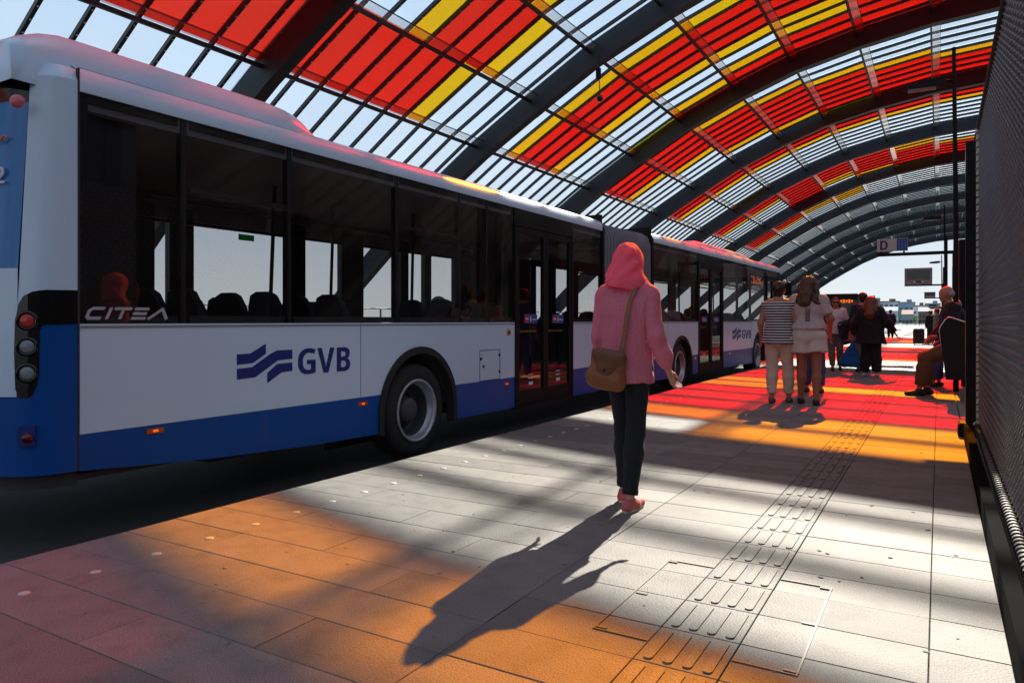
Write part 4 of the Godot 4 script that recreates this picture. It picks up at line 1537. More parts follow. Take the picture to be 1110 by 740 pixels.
	# --- roof pods
	for pd in [[false, 2.14, 4.72, 0.24, 0.0], [false, 7.0, 9.6, 0.13, 0.2], [true, 15.2, 20.7, 0.20, 0.15]]:
		var f: bool = pd[0]
		st = tool_()
		st.set_smooth_group(1)
		var ns := 22
		var rings2 := []
		for k in ns + 1:
			var t := float(k) / ns
			var z := lerpf(pd[1], pd[2], t)
			var nose := 1.0 - pow(clampf((t - 0.74) / 0.26, 0.0, 1.0), 2.8)
			var tail := 1.0 - pow(clampf((0.16 - t) / 0.16, 0.0, 1.0), 2.0) * (0.7 if not f and pd[4] == 0.0 else 0.9)
			var hh: float = pd[3] * maxf(nose * tail, 0.02)
			var inset: float = 0.10 + pd[4]
			var ring := []
			for q in [[0.0, -0.02], [0.0, 0.16], [0.03, 0.45], [0.09, 0.74], [0.2, 0.93], [0.42, 1.0], [1.17, 1.05], [1.92, 1.0], [2.14, 0.93], [2.25, 0.74], [2.31, 0.45], [2.34, -0.02]]:
				var w: float = 1.0 - (1.0 - nose) * 0.12
				var uu: float = -1.275 + (1.275 - inset - q[0] * (1.0 - inset / 1.2)) * w
				ring.append(B(f, uu, (2.74 + (0.045 if q[1] > 0.1 else 0.0) if q[1] > 0.0 else 2.6) + hh * maxf(q[1], 0.0), z))
			rings2.append(ring)
		for k in ns:
			for i in 11:
				quad(st, rings2[k][i], rings2[k + 1][i], rings2[k + 1][i + 1], rings2[k][i + 1])
		for i in range(1, 11):
			tri(st, rings2[0][0], rings2[0][i], rings2[0][i + 1])
		st.set_smooth_group(-1)
		obj("roof_pod", st, M.bus_white, bus)
	st = tool_()
	bus_box(st, false, -0.2, -0.085, 2.74, 2.775, 2.5, 4.6)
	obj("roof_gutter", st, M.grey_trim, bus)
	# rear roof cap closing the shell over the corner
	st = tool_()
	st.set_smooth_group(1)
	for i in 16:
		var a: Vector2 = plan[i]
		var b: Vector2 = plan[i + 1]
		var lean0 := 0.06 * 1.26 * smoothstep(0.0, 5.0, float(mini(i, 16 - i)))
		var lean1 := 0.06 * 1.26 * smoothstep(0.0, 5.0, float(mini(i + 1, 15 - i)))
		var cc := Vector2(-5.825, 2.9)
		for e in [[1.0, 2.66, 0.97, 2.74], [0.97, 2.74, 0.86, 2.80], [0.86, 2.80, 0.5, 2.84]]:
			var a0 := cc.lerp(a + Vector2(0, lean0), e[0])
			var b0 := cc.lerp(b + Vector2(0, lean1), e[0])
			var a1 := cc.lerp(a + Vector2(0, lean0), e[2])
			var b1 := cc.lerp(b + Vector2(0, lean1), e[2])
			quad(st, P(a0.x, e[1], a0.y), P(b0.x, e[1], b0.y), P(b1.x, e[3], b1.y), P(a1.x, e[3], a1.y))
	st.set_smooth_group(-1)
	obj("rear_roof_cap", st, M.bus_white, bus)
	# --- front end
	st = tool_()
	bus_box(st, true, -2.5, -0.04, 0.2, 1.1, 22.3, 22.42)
	obj("front_panel", st, M.bus_white, bus)
	st = tool_()
	bus_box(st, true, -2.45, -0.08, 2.35, 2.8, 22.3, 22.42)
	obj("front_display_box", st, M.black_gloss, bus)
	st = tool_()
	bus_box(st, true, -0.06, 0.0, 0.12, 2.6, 22.1, 22.38)
	obj("front_pillar", st, M.door_black, bus)
	st = tool_()
	quad(st, B(true, -2.48, 1.1, 22.38), B(true, -0.06, 1.1, 22.38), B(true, -0.06, 2.4, 22.38), B(true, -2.48, 2.4, 22.38))
	obj("windscreen", st, M.bus_glass_far, bus)
	st = tool_()
	tube(st, [B(true, -0.05, 2.5, 22.4), B(true, 0.1, 2.5, 22.6), B(true, 0.16, 2.3, 22.62)], 0.02, 6)
	box(st, B(true, 0.17, 2.12, 22.62), Vector3(0.2, 0.36, 0.09))
	obj("wing_mirror", st, M.door_black, bus)
	# side destination display: dots of light in rows
	st = tool_()
	bus_box(st, true, -0.16, -0.09, 2.14, 2.40, 19.3, 20.5)
	obj("display_case", st, M.dark_plastic, bus)
	st = tool_()
	for c in [[19.36, 5, 9], [19.62, 9, 15], [19.86, 17, 3], [20.1, 29, 21], [20.3, 7, 11]]:
		for i in 4:
			for k in 2:
				if (c[1 + k] >> i) & 1:
					bus_box(st, true, -0.088, -0.08, 2.175 + i * 0.05, 2.215 + i * 0.05, c[0] + k * 0.08, c[0] + 0.07 + k * 0.08)
	obj("display_led_dots", st, M.led_orange, bus)
	# --- marks, lamps and flaps on the side
	logo(bus, false, 3.63, 0.70, 0.54, 0.31)
	text("operator_name", "GVB", M.logo_blue, bus, B(false, 0.003, 0.845, 4.535), PI / 2, 0.61, 0.215)
	logo(bus, true, 17.45, 0.70, 0.7, 0.34)
	text("operator_name", "GVB", M.logo_blue, bus, B(true, 0.003, 0.845, 18.68) , PI / 2 - 0.0396, 0.85, 0.215)
	var pl := func(a, b, c): return B(false, c, b, a + (b - 1.2) * 0.45)
	var letters := [[Vector2(2.605, 1.268), Vector2(2.535, 1.268), Vector2(2.515, 1.255), Vector2(2.515, 1.217), Vector2(2.53, 1.206), Vector2(2.605, 1.206)], [Vector2(2.645, 1.2), Vector2(2.645, 1.275)], [Vector2(2.67, 1.268), Vector2(2.785, 1.268)], [Vector2(2.73, 1.262), Vector2(2.73, 1.2)], [Vector2(2.805, 1.268), Vector2(2.905, 1.268)], [Vector2(2.805, 1.237), Vector2(2.9, 1.237)], [Vector2(2.805, 1.206), Vector2(2.905, 1.206)], [Vector2(2.925, 1.2), Vector2(3.0, 1.268), Vector2(3.06, 1.2)]]
	st = tool_()
	for l in letters:
		stroke(st, pl, l, 0.019, -0.011, -0.006)
	obj("model_lettering", st, M.silver, bus)
	for mk in [[false, 2.97, 0.45], [false, 5.01, 0.43], [false, 7.57, 0.42], [true, 14.75, 0.42], [true, 17.2, 0.42]]:
		st = tool_()
		bus_box(st, mk[0], 0.001, 0.008, mk[2] - 0.017, mk[2] + 0.017, mk[1] - 0.06, mk[1] + 0.06)
		var mp := obj("marker_lamp_base", st, M.lamp_amber, bus)
		st = tool_()
		bus_box(st, mk[0], 0.008, 0.012, mk[2] - 0.008, mk[2] + 0.008, mk[1] - 0.018, mk[1] + 0.018)
		obj("marker_lamp_led", st, M.led_orange, mp)
	for q in [[false, 4.98, 0.49, 1.168], [false, 10.2, 0.12, 1.168], [true, 13.2, 0.49, 1.168], [true, 17.0, 0.12, 1.168], [true, 19.15, 0.12, 1.168], [false, 3.9, 0.17, 0.485]]:
		st = tool_()
		bus_box(st, q[0], -0.002, 0.0012, q[2], q[3], q[1], q[1] + 0.006)
		obj("panel_seam", st, M.seam_grey, bus)
	for q in [[false, 2.48, 7.76], [false, 9.44, 10.5], [true, 12.5, 14.94], [true, 16.71, 20.74]]:
		st = tool_()
		bus_box(st, q[0], -0.002, 0.006, 1.145, 1.158, q[1], q[2])
		obj("rubbing_strip", st, M.grey_trim, bus)
	st = tool_()
	for e in [[0.47, 0.478, 6.97, 7.42], [0.822, 0.83, 6.97, 7.42]]:
		bus_box(st, false, 0.0005, 0.003, e[0] + 0.02, e[1] + 0.02, e[2], e[3])
	for e in [[6.97, 6.978], [7.412, 7.42]]:
		bus_box(st, false, 0.0005, 0.003, 0.498, 0.842, e[0], e[1])
	obj("flap_gap", st, M.dark_plastic, bus)
	st = tool_()
	for q in [[6.995, 0.75], [7.05, 0.66], [7.4, 0.78], [7.4, 0.58]]:
		lathe(st, B(false, 0.001, q[1], q[0]), Vector3.RIGHT, [[0.018, 0.0], [0.016, 0.01], [0.0, 0.011]], 10)
	obj("flap_lock", st, M.dark_plastic, bus)
	st = tool_()
	lathe(st, B(false, 0.001, 1.05, 7.62), Vector3.RIGHT, [[0.045, 0.0], [0.043, 0.008], [0.0, 0.009]], 20)
	obj("door_button", st, M.hand_yellow, bus)
	st = tool_()
	lathe(st, B(false, 0.01, 1.05, 7.62), Vector3.RIGHT, [[0.024, 0.0], [0.02, 0.006], [0.0, 0.006]], 16)
	obj("door_button_cap", st, M.dark_plastic, bus)
	# --- inside: seats and grab poles
	var seat_z := [3.5, 4.25, 5.0, 6.75, 7.3, 10.0]
	for z in seat_z:
		for u in [-0.5, -2.05]:
			bus_seat(bus, false, u, z, 0.35 if z < 6.9 else 0.13)
	for z in [12.9, 13.7, 14.5, 17.3, 18.1, 18.9]:
		for u in [-0.5, -2.05]:
			bus_seat(bus, true, u, z, 0.3)
	for q in [[false, -0.95, 4.75], [false, -1.6, 6.2], [false, -0.95, 6.9], [false, -0.4, 8.1], [false, -0.4, 9.2], [true, -0.9, 13.6], [true, -0.5, 15.2], [true, -0.5, 16.5], [true, -1.6, 17.6], [true, -0.9, 18.9]]:
		st = tool_()
		var yy := 0.13
		tube(st, [B(q[0], q[1], yy, q[2]), B(q[0], q[1], 1.3, q[2] + 0.02), B(q[0], q[1] - 0.05, 2.5, q[2] + 0.12)], 0.018, 8)
		obj("grab_pole", st, M.dark_plastic, bus)
	for f in [false, true]:
		for u in [-0.75, -1.85]:
			st = tool_()
			var za := 3.2 if not f else 12.8
			var zb := 10.3 if not f else 21.5
			tube(st, [B(f, u, 2.15, za), B(f, u, 2.15, zb)], 0.018, 8)
			obj("grab_rail", st, M.dark_metal, bus)
	st = tool_()
	bus_box(st, false, -2.465, -2.46, 2.13, 2.2, 5.62, 5.84)
	obj("exit_sticker", st, M.sticker_green, bus)

func bus_seat(bus: Node3D, f: bool, u: float, z: float, y: float) -> void:
	var st := tool_()
	for du in [-0.22, 0.22]:
		bus_box(st, f, u + du - 0.2, u + du + 0.2, y + 0.36, y + 0.45, z - 0.05, z + 0.4)
		# back, bent and narrowing to a rounded head
		var prof := [[y + 0.4, 0.0, 0.2], [y + 0.75, -0.05, 0.2], [y + 0.95, -0.08, 0.18], [y + 1.05, -0.1, 0.13], [y + 1.08, -0.1, 0.06]]
		for i in 4:
			var a: Array = prof[i]
			var b: Array = prof[i + 1]
			hexa(st, [B(f, u + du - a[2], a[0], z + a[1] - 0.06), B(f, u + du + a[2], a[0], z + a[1] - 0.06), B(f, u + du + a[2], a[0], z + a[1]), B(f, u + du - a[2], a[0], z + a[1]), B(f, u + du - b[2], b[0], z + b[1] - 0.06), B(f, u + du + b[2], b[0], z + b[1] - 0.06), B(f, u + du + b[2], b[0], z + b[1]), B(f, u + du - b[2], b[0], z + b[1])])
	bus_box(st, f, u - 0.35, u + 0.35, 0.13, y + 0.36, z, z + 0.3)
	obj("seat", st, M.seat_cloth, bus)

func passengers() -> void:
	var i := 0
	for q in [[false, -0.55, 3.05, 1.16, M.red_cloth, M.red_cloth, "passenger with red hood in the rear corner of the bus"], [false, -0.5, 6.85, 1.12, M.mauve_cloth, M.grey_hair, "grey haired passenger sitting by the bus window before the middle door"], [false, -0.5, 7.42, 1.1, M.dark_jacket, M.dark_hair, "dark haired passenger sitting next to the middle bus door"], [true, -0.6, 13.2, 1.12, M.navy_cloth, M.auburn_hair, "passenger sitting at the first window beyond the bus bellows"], [true, -0.6, 17.2, 1.12, M.dark_jacket, M.dark_hair, "passenger in dark jacket sitting at the bus window over the wave mark"], [true, -1.4, 18.4, 1.15, M.black_cloth, M.brown_hair, "brown haired passenger sitting deeper inside the front half of the bus"]]:
		var c := B(q[0], q[1], 0, q[2])
		var p := thing("person", q[6], "person", c + Vector3(0, q[3] - 0.98, 0.0), 0.2 * i)
		i += 1
		var j := joints({"pelvis": Vector3(0, 0.52, 0.06), "waist": Vector3(0, 0.66, 0.05), "chest": Vector3(0, 0.88, 0.02), "neck": Vector3(0, 1.06, -0.01), "head": Vector3(0, 1.21, -0.03), "shL": Vector3(-0.17, 1.0, 0.0), "shR": Vector3(0.17, 1.0, 0.0),
			"elL": Vector3(-0.23, 0.75, -0.02), "elR": Vector3(0.23, 0.75, -0.02), "wrL": Vector3(-0.12, 0.62, -0.18), "wrR": Vector3(0.12, 0.62, -0.18), "hipL": Vector3(-0.09, 0.5, 0.05), "hipR": Vector3(0.09, 0.5, 0.05),
			"knL": Vector3(-0.1, 0.5, -0.32), "knR": Vector3(0.1, 0.5, -0.32), "anL": Vector3(-0.1, 0.1, -0.36), "anR": Vector3(0.1, 0.1, -0.36), "no_handL": 1, "no_handR": 1})
		make_body(p, j, M.skin_mid, 0.026)
		skin_part("coat", p, q[4], torso_groups(j, 0.03, 0.5, 1.9, 1.05, 0.0, 1.08), 0.024)
		skin_part("trousers", p, M.black_denim, leg_groups(j, 0.015, 0.62, 1.95, 1.0), 0.026)
		skin_part("hair" if i > 1 else "hood", p, q[5], [{"bones": hair_cap(j, [] if i > 1 else [bone(j.head, j.neck, 0.11, 0.1)]), "k": 0.03}], 0.02)

# ---------------------------------------------------------------- people
# A figure stands at its node's origin and faces -z; joints are given for a height of 1.70 m.
func joints(o := {}) -> Dictionary:
	var j := {
		"head": Vector3(0, 1.585, -0.02), "neck": Vector3(0, 1.44, 0.01), "chest": Vector3(0, 1.26, 0.0), "waist": Vector3(0, 1.05, 0.0), "pelvis": Vector3(0, 0.93, 0.01),
		"shL": Vector3(-0.165, 1.385, 0.015), "shR": Vector3(0.165, 1.385, 0.015), "elL": Vector3(-0.225, 1.11, 0.03), "elR": Vector3(0.225, 1.11, 0.03), "wrL": Vector3(-0.24, 0.875, -0.04), "wrR": Vector3(0.24, 0.875, -0.04),
		"hipL": Vector3(-0.085, 0.90, 0.01), "hipR": Vector3(0.085, 0.90, 0.01), "knL": Vector3(-0.09, 0.50, -0.01), "knR": Vector3(0.09, 0.50, -0.01), "anL": Vector3(-0.095, 0.09, 0.02), "anR": Vector3(0.095, 0.09, 0.02),
		"footL": Vector3(0, 0, -1), "footR": Vector3(0, 0, -1), "palmL": Vector3(0.4, -1, -0.15), "palmR": Vector3(-0.4, -1, -0.15), "look": Vector3(0, 0, -1),
	}
	for k in o:
		j[k] = o[k]
	return j

func body_bones(j: Dictionary, f := 1.0) -> Array:
	var z := Vector3.BACK
	var look: Vector3 = j.look.normalized()
	var side := look.cross(Vector3.UP).normalized()
	var h: Vector3 = j.head
	var b := [
		bone(h + Vector3(0, 0.025, 0) - look * 0.012, h + Vector3(0, 0.015, 0) + look * 0.018, 0.088, 0.083, side, 0.88),
		bone(h + Vector3(0, -0.03, 0) + look * 0.03, h + Vector3(0, -0.085, 0) + look * 0.055, 0.062, 0.036, side, 0.95),
		bone(h + Vector3(0, 0.0, 0) + look * 0.096, h + Vector3(0, -0.028, 0) + look * 0.108, 0.009, 0.013),
		bone(h + Vector3(0, -0.052, 0) + look * 0.086 - side * 0.015, h + Vector3(0, -0.052, 0) + look * 0.086 + side * 0.015, 0.011, 0.011),
		bone(h + side * 0.08 + Vector3(0, 0.01, 0), h + side * 0.08 + Vector3(0, -0.03, 0), 0.014, 0.011),
		bone(h - side * 0.08 + Vector3(0, 0.01, 0), h - side * 0.08 + Vector3(0, -0.03, 0), 0.014, 0.011),
		bone(h + Vector3(0, -0.05, 0), j.neck, 0.052, 0.055),
		bone(j.neck, j.chest, 0.06, 0.12 * f, z, 0.8),
		bone(j.shL.lerp(j.neck, 0.35), j.shR.lerp(j.neck, 0.35), 0.062, 0.062, z, 0.9),
		bone(j.chest + Vector3(-0.05, 0.02, 0), j.chest + Vector3(0.05, 0.02, 0), 0.122 * f, 0.122 * f, z, 0.82),
		bone(j.chest, j.waist, 0.135 * f, 0.125 * f, z, 0.78),
		bone(j.waist, j.pelvis, 0.125 * f, 0.14 * f, z, 0.8),
		bone(j.hipL, j.hipR, 0.105 * f, 0.105 * f, z, 0.95),
	]
	for s in ["L", "R"]:
		b.append(bone(j["sh" + s], j["el" + s], 0.05 * f, 0.038 * f))
		b.append(bone(j["el" + s], j["wr" + s], 0.04 * f, 0.025))
		b.append(bone(j["hip" + s], j["kn" + s], 0.088 * f, 0.054 * f))
		b.append(bone(j["kn" + s], j["kn" + s].lerp(j["an" + s], 0.35), 0.052 * f, 0.055 * f))
		b.append(bone(j["kn" + s].lerp(j["an" + s], 0.35), j["an" + s], 0.055 * f, 0.034))
		var d: Vector3 = j["foot" + s]
		b.append(bone(j["an" + s] + Vector3(0, -0.05, 0) - d * 0.02, j["an" + s] + Vector3(0, -0.062, 0) + d * 0.13, 0.032, 0.024))
	return b

func hand_bones(w: Vector3, d: Vector3, thumb: Vector3, curl := 0.35) -> Array:
	# d: where the hand points, thumb: the side the thumb leaves from
	d = d.normalized()
	thumb = (thumb - d * thumb.dot(d)).normalized()
	var inner := d.cross(thumb).normalized()
	var b := [bone(w, w + d * 0.03, 0.024, 0.026, inner, 0.75)]
	for i in 4:
		var across: Vector3 = thumb * (0.030 - 0.020 * i)
		var root: Vector3 = w + d * 0.082 + across
		b.append(bone(w + d * 0.02 + across * 0.7, root, 0.017, 0.0125, inner, 0.8))
		var fl: float = [0.068, 0.076, 0.071, 0.056][i]
		var d1 := (d + inner * curl * 0.7).normalized()
		var d2 := (d + inner * curl * 2.2).normalized()
		var m: Vector3 = root + d1 * fl * 0.5
		b.append(bone(root, m, 0.0092, 0.0085))
		b.append(bone(m, m + d2 * fl * 0.5, 0.0085, 0.0072))
	var tr: Vector3 = w + d * 0.03 + thumb * 0.028
	var tm: Vector3 = tr + (d * 0.7 + thumb * 0.6 + inner * 0.3).normalized() * 0.036
	b.append(bone(w + d * 0.02 + thumb * 0.014, tr, 0.015, 0.0125))
	b.append(bone(tr, tm, 0.0115, 0.010))
	b.append(bone(tm, tm + (d + thumb * 0.15 + inner * 0.35).normalized() * 0.03, 0.0098, 0.0082))
	return b

func make_body(parent: Node3D, j: Dictionary, m: Material, cell := 0.018, f := 1.0, hand_cell := 0.007) -> MeshInstance3D:
	var mesh := ArrayMesh.new()
	skin([{"bones": body_bones(j, f), "k": 0.03}], cell, mesh)
	for s in ["L", "R"]:
		if j.has("no_hand" + s):
			continue
		var thumb: Vector3 = j.get("thumb" + s, Vector3(0, 0, -1))
		var d: Vector3 = j.get("hand" + s, (j["wr" + s] - j["el" + s]).normalized())
		skin([{"bones": hand_bones(j["wr" + s], d, thumb, j.get("curl" + s, 0.35) * (1.0 if s == "R" else -1.0)), "k": 0.008}], hand_cell, mesh)
	return put("body", mesh, m, parent)

func torso_groups(j: Dictionary, g: float, hem: float, sleeve: float, f := 1.0, flare := 0.0, neck_y := 1.435) -> Array:
	# a top: body down to hem, sleeves to sleeve (0 none, 1 elbow, 2 wrist)
	var z := Vector3.BACK
	var low := Vector3(j.pelvis.x, hem - 0.02, j.pelvis.z)
	var trunk := [
		bone(j.shL.lerp(j.neck, 0.25), j.shR.lerp(j.neck, 0.25), 0.06 + g, 0.06 + g, z, 0.9),
		bone(j.chest + Vector3(-0.05, 0.02, 0), j.chest + Vector3(0.05, 0.02, 0), 0.125 * f + g, 0.125 * f + g, z, 0.82),
		bone(j.chest, j.waist, 0.14 * f + g, 0.135 * f + g, z, 0.8),
		bone(j.waist, low + Vector3(-0.03, 0, 0), 0.138 * f + g, 0.155 * f + g + flare, z, 0.84),
		bone(j.waist, low + Vector3(0.03, 0, 0), 0.138 * f + g, 0.155 * f + g + flare, z, 0.84),
	]
	if sleeve <= 0.0:
		for s in ["L", "R"]:
			trunk.append(bone(j["sh" + s].lerp(j.chest, 0.1), j["sh" + s], 0.055 + g, 0.05 + g))
	var out := [{"bones": trunk, "k": 0.05, "clips": [[Vector3.DOWN, -hem], [Vector3(0, 1, 0), neck_y]]}]
	if sleeve > 0.0:
		for s in ["L", "R"]:
			var arm := [bone(j["sh" + s].lerp(j.neck, 0.2), j["sh" + s], 0.055 + g, 0.052 + g)]
			var sh: Vector3 = j["sh" + s]
			var el: Vector3 = j["el" + s]
			var wr: Vector3 = j["wr" + s]
			if sleeve <= 1.0:
				var e: Vector3 = sh.lerp(el, sleeve)
				arm.append(bone(sh, e, 0.053 + g, 0.046 + g))
				var n := (el - sh).normalized()
				out.append({"bones": arm, "k": 0.03, "clips": [[n, n.dot(e)]]})
			else:
				var e2: Vector3 = el.lerp(wr, sleeve - 1.0)
				arm.append(bone(sh, el, 0.053 + g, 0.045 + g))
				arm.append(bone(el, e2, 0.045 + g, 0.032 + g * 0.7))
				var n2 := (wr - el).normalized()
				out.append({"bones": arm, "k": 0.03, "clips": [[n2, n2.dot(e2)]]})
	return out

func leg_groups(j: Dictionary, g: float, top: float, down: float, f := 1.0, wide := 0.0) -> Array:
	# trousers: down 1 knee, 2 ankle
	var z := Vector3.BACK
	var out := [{"bones": [bone(j.pelvis, j.pelvis + Vector3(0, 0.12, 0), 0.142 * f + g, 0.128 * f + g, z, 0.8), bone(j.hipL, j.hipR, 0.108 * f + g, 0.108 * f + g, z, 0.95)], "k": 0.05, "clips": [[Vector3.UP, top]]}]
	for s in ["L", "R"]:
		var kn: Vector3 = j["kn" + s]
		var an: Vector3 = j["an" + s]
		var hp: Vector3 = j["hip" + s]
		var b := []
		var n := (an - kn).normalized()
		var e := kn.lerp(an, down - 1.0)
		if down <= 1.0:
			e = hp.lerp(kn, down)
			n = (kn - hp).normalized()
			b.append(bone(hp, e, 0.092 * f + g, lerpf(0.092, 0.058, down) * f + g + wide))
		else:
			b.append(bone(hp, kn, 0.092 * f + g, 0.058 * f + g + wide * 0.5))
			b.append(bone(kn, kn.lerp(e, 0.35), 0.058 * f + g + wide * 0.5, 0.061 * f + g + wide * 0.6))
			b.append(bone(kn.lerp(e, 0.35), e, 0.061 * f + g + wide * 0.6, 0.042 + g + wide))
		out.append({"bones": b, "k": 0.03, "clips": [[n, n.dot(e)], [Vector3.UP, top]]})
	return out

func shoe(parent: Node3D, j: Dictionary, s: String, m: Material, cell := 0.012, g := 0.0, ankle := 0.0) -> void:
	var a: Vector3 = j["an" + s]
	var d: Vector3 = j["foot" + s]
	d = d.normalized()
	var heel := a + Vector3(0, -0.055, 0) - d * 0.045
	var toe := a + Vector3(0, -0.062, 0) + d * 0.155
	var bones := [bone(heel, a + Vector3(0, -0.06, 0) + d * 0.05, 0.037 + g, 0.04 + g), bone(a + Vector3(0, -0.06, 0) + d * 0.05, toe, 0.04 + g, 0.03 + g), bone(a + Vector3(0, -0.03, 0), a + Vector3(0, -0.02 + ankle, 0), 0.038 + g, 0.036 + g)]
	skin_part("shoe", parent, m, [{"bones": bones, "k": 0.03, "clips": [[Vector3.DOWN, -(a.y - 0.09)], [Vector3.UP, a.y - 0.012 + ankle]]}], cell)

func hair_cap(j: Dictionary, extra := []) -> Array:
	var h: Vector3 = j.head
	var l: Vector3 = j.look.normalized()
	return [bone(h + Vector3(0, 0.04, 0) - l * 0.02, h + Vector3(0, 0.045, 0) + l * 0.012, 0.09, 0.082), bone(h + Vector3(0, 0.03, 0) - l * 0.03, h + Vector3(0, -0.05, 0) - l * 0.035, 0.08, 0.06)] + extra

func eyes(parent: Node3D, j: Dictionary) -> void:
	var l: Vector3 = j.look.normalized()
	var side := l.cross(Vector3.UP).normalized()
	for s in [-1.0, 1.0]:
		var st := tool_()
		lathe(st, j.head + Vector3(0, 0.008, 0) + l * 0.088 + side * 0.03 * s, l, [[0.001, 0.006], [0.009, 0.002], [0.012, -0.006]], 8)
		obj("eye", st, M.eye, parent)

func crowd() -> void:
	var p: Node3D
	var j: Dictionary
	# --- the woman in the pink headscarf, walking away
	p = thing("person", "woman in pink headscarf and blouse with black trousers walking along the platform", "person", P(-1.725, 0, 4.39), 0.0)
	p.scale = Vector3(0.89, 0.985, 0.93)
	j = joints({"anL": Vector3(-0.075, 0.09, -0.115), "knL": Vector3(-0.07, 0.5, -0.09), "hipL": Vector3(-0.075, 0.9, 0.0), "anR": Vector3(0.07, 0.09, 0.135), "knR": Vector3(0.075, 0.5, 0.04), "hipR": Vector3(0.08, 0.9, 0.01),
		"elR": Vector3(0.235, 1.10, 0.06), "wrR": Vector3(0.295, 0.895, -0.02), "elL": Vector3(-0.20, 1.10, 0.05), "wrL": Vector3(-0.22, 0.9, -0.12), "footR": Vector3(0.12, 0, -1), "footL": Vector3(-0.06, 0, -1), "curlR": 0.55})
	make_body(p, j, M.skin_light, 0.013, 0.86, 0.0042)
	var z := Vector3.BACK
	var blouse := [
		{"bones": [bone(j.shL.lerp(j.neck, 0.2), j.shR.lerp(j.neck, 0.2), 0.068, 0.068, z, 0.9), bone(Vector3(-0.05, 1.27, 0.02), Vector3(0.05, 1.27, 0.02), 0.138, 0.138, z, 0.82), bone(Vector3(-0.04, 1.27, 0.015), Vector3(-0.03, 0.86, 0.02), 0.142, 0.162, z, 0.84), bone(Vector3(0.04, 1.27, 0.015), Vector3(0.03, 0.86, 0.02), 0.142, 0.162, z, 0.84), bone(Vector3(-0.03, 0.80, 0.02), Vector3(0.03, 0.80, 0.02), 0.148, 0.148, z, 0.86)], "k": 0.05, "clips": [[Vector3.DOWN, -0.81], [Vector3.UP, 1.47]]},
	]
	for s in ["L", "R"]:
		var sg: float = -1.0 if s == "L" else 1.0
		var cuff: Vector3 = j["el" + s].lerp(j["wr" + s], 0.86)
		var bulge: Vector3 = j["el" + s].lerp(j["wr" + s], 0.55) + Vector3(0.015 * sg, -0.005, 0.02)
		var n: Vector3 = (j["wr" + s] - j["el" + s]).normalized()
		blouse.append({"bones": [bone(j["sh" + s].lerp(j.neck, 0.15), j["sh" + s] + Vector3(0.005 * sg, -0.02, 0), 0.064, 0.066), bone(j["sh" + s] + Vector3(0.005 * sg, -0.02, 0), j["el" + s], 0.066, 0.06), bone(j["el" + s], bulge, 0.058, 0.058), bone(bulge, cuff, 0.056, 0.036)], "k": 0.03, "clips": [[n, n.dot(cuff) + 0.015]]})
	skin_part("blouse", p, M.pink_blouse, blouse, 0.0105, 0.009, Vector3(17, 2.6, 15), 11)
	skin_part("trousers", p, M.black_denim, leg_groups(j, 0.006, 0.98, 1.93, 0.98, 0.004), 0.012, 0.004, Vector3(9, 14, 9), 5)
	for s in ["L", "R"]:
		var an: Vector3 = j["an" + s].lerp(j["kn" + s], 0.085)
		var nn: Vector3 = (j["kn" + s] - j["an" + s]).normalized()
		var cst := tool_()
		lathe(cst, an, nn, [[0.045, -0.022], [0.054, -0.02], [0.057, 0.0], [0.055, 0.022], [0.044, 0.024]], 20)
		obj("trouser_cuff", cst, M.black_denim, p)
		shoe(p, j, s, M.pink_shoe, 0.008, 0.002, 0.004)
		var sole := tool_()
		var fd: Vector3 = j["foot" + s]
		fd = fd.normalized()
		var sd2 := fd.cross(Vector3.UP).normalized()
		var a: Vector3 = j["an" + s]
		var outline := PackedVector2Array()
		for i in 20:
			var t := TAU * i / 20.0
			outline.append(Vector2(cos(t) * (0.043 - 0.005 * sin(t)), sin(t) * 0.135 + 0.055))
		poly_prism(sole, outline, func(u, v, w): return Vector3(a.x, 0, a.z) + sd2 * u + fd * v + Vector3(0, w, 0), 0.002, 0.022)
		obj("sole", sole, M.pale_sole, p)
	var h: Vector3 = j.head
	skin_part("headscarf", p, M.pink_scarf, [{"bones": [
		bone(h + Vector3(0, 0.03, 0.012), h + Vector3(0, 0.025, -0.01), 0.107, 0.102, Vector3.RIGHT, 0.96), bone(h + Vector3(0, 0.0, 0.03), Vector3(-0.01, 1.47, 0.045), 0.104, 0.098), bone(Vector3(0.07, 1.66, 0.085), Vector3(-0.10, 1.46, 0.115), 0.022, 0.026), bone(Vector3(0.095, 1.57, 0.095), Vector3(-0.07, 1.415, 0.13), 0.022, 0.026), bone(Vector3(0.0, 1.685, 0.075), Vector3(-0.115, 1.50, 0.085), 0.02, 0.024), bone(Vector3(-0.045, 1.45, 0.04), Vector3(0.06, 1.45, 0.045), 0.08, 0.078),
		bone(Vector3(-0.07, 1.44, 0.0), Vector3(0.08, 1.44, -0.02), 0.068, 0.068), bone(h + Vector3(0.045, 0.0, 0.025), Vector3(0.075, 1.44, 0.04), 0.062, 0.055), bone(h + Vector3(-0.045, 0.0, 0.025), Vector3(-0.105, 1.43, 0.04), 0.065, 0.05), bone(Vector3(0.0, 1.43, 0.085), Vector3(0.03, 1.40, 0.09), 0.055, 0.045)], "k": 0.03, "clips": [[Vector3(-0.18, -1, 0.05).normalized(), -1.385]]}], 0.009, 0.005, Vector3(14, 14, 14), 21)
	# her shoulder bag
	var bag := thing("shoulder_bag", "brown leather shoulder bag hanging at the hip of the woman in pink", "bag", P(-1.725, 0, 4.39))
	bag.scale = Vector3(0.89, 0.985, 0.93)
	var bb := Basis(Vector3.UP, deg_to_rad(14)) * Basis(Vector3.BACK, deg_to_rad(-10))
	var bc := Vector3(-0.065, 0.90, 0.215)
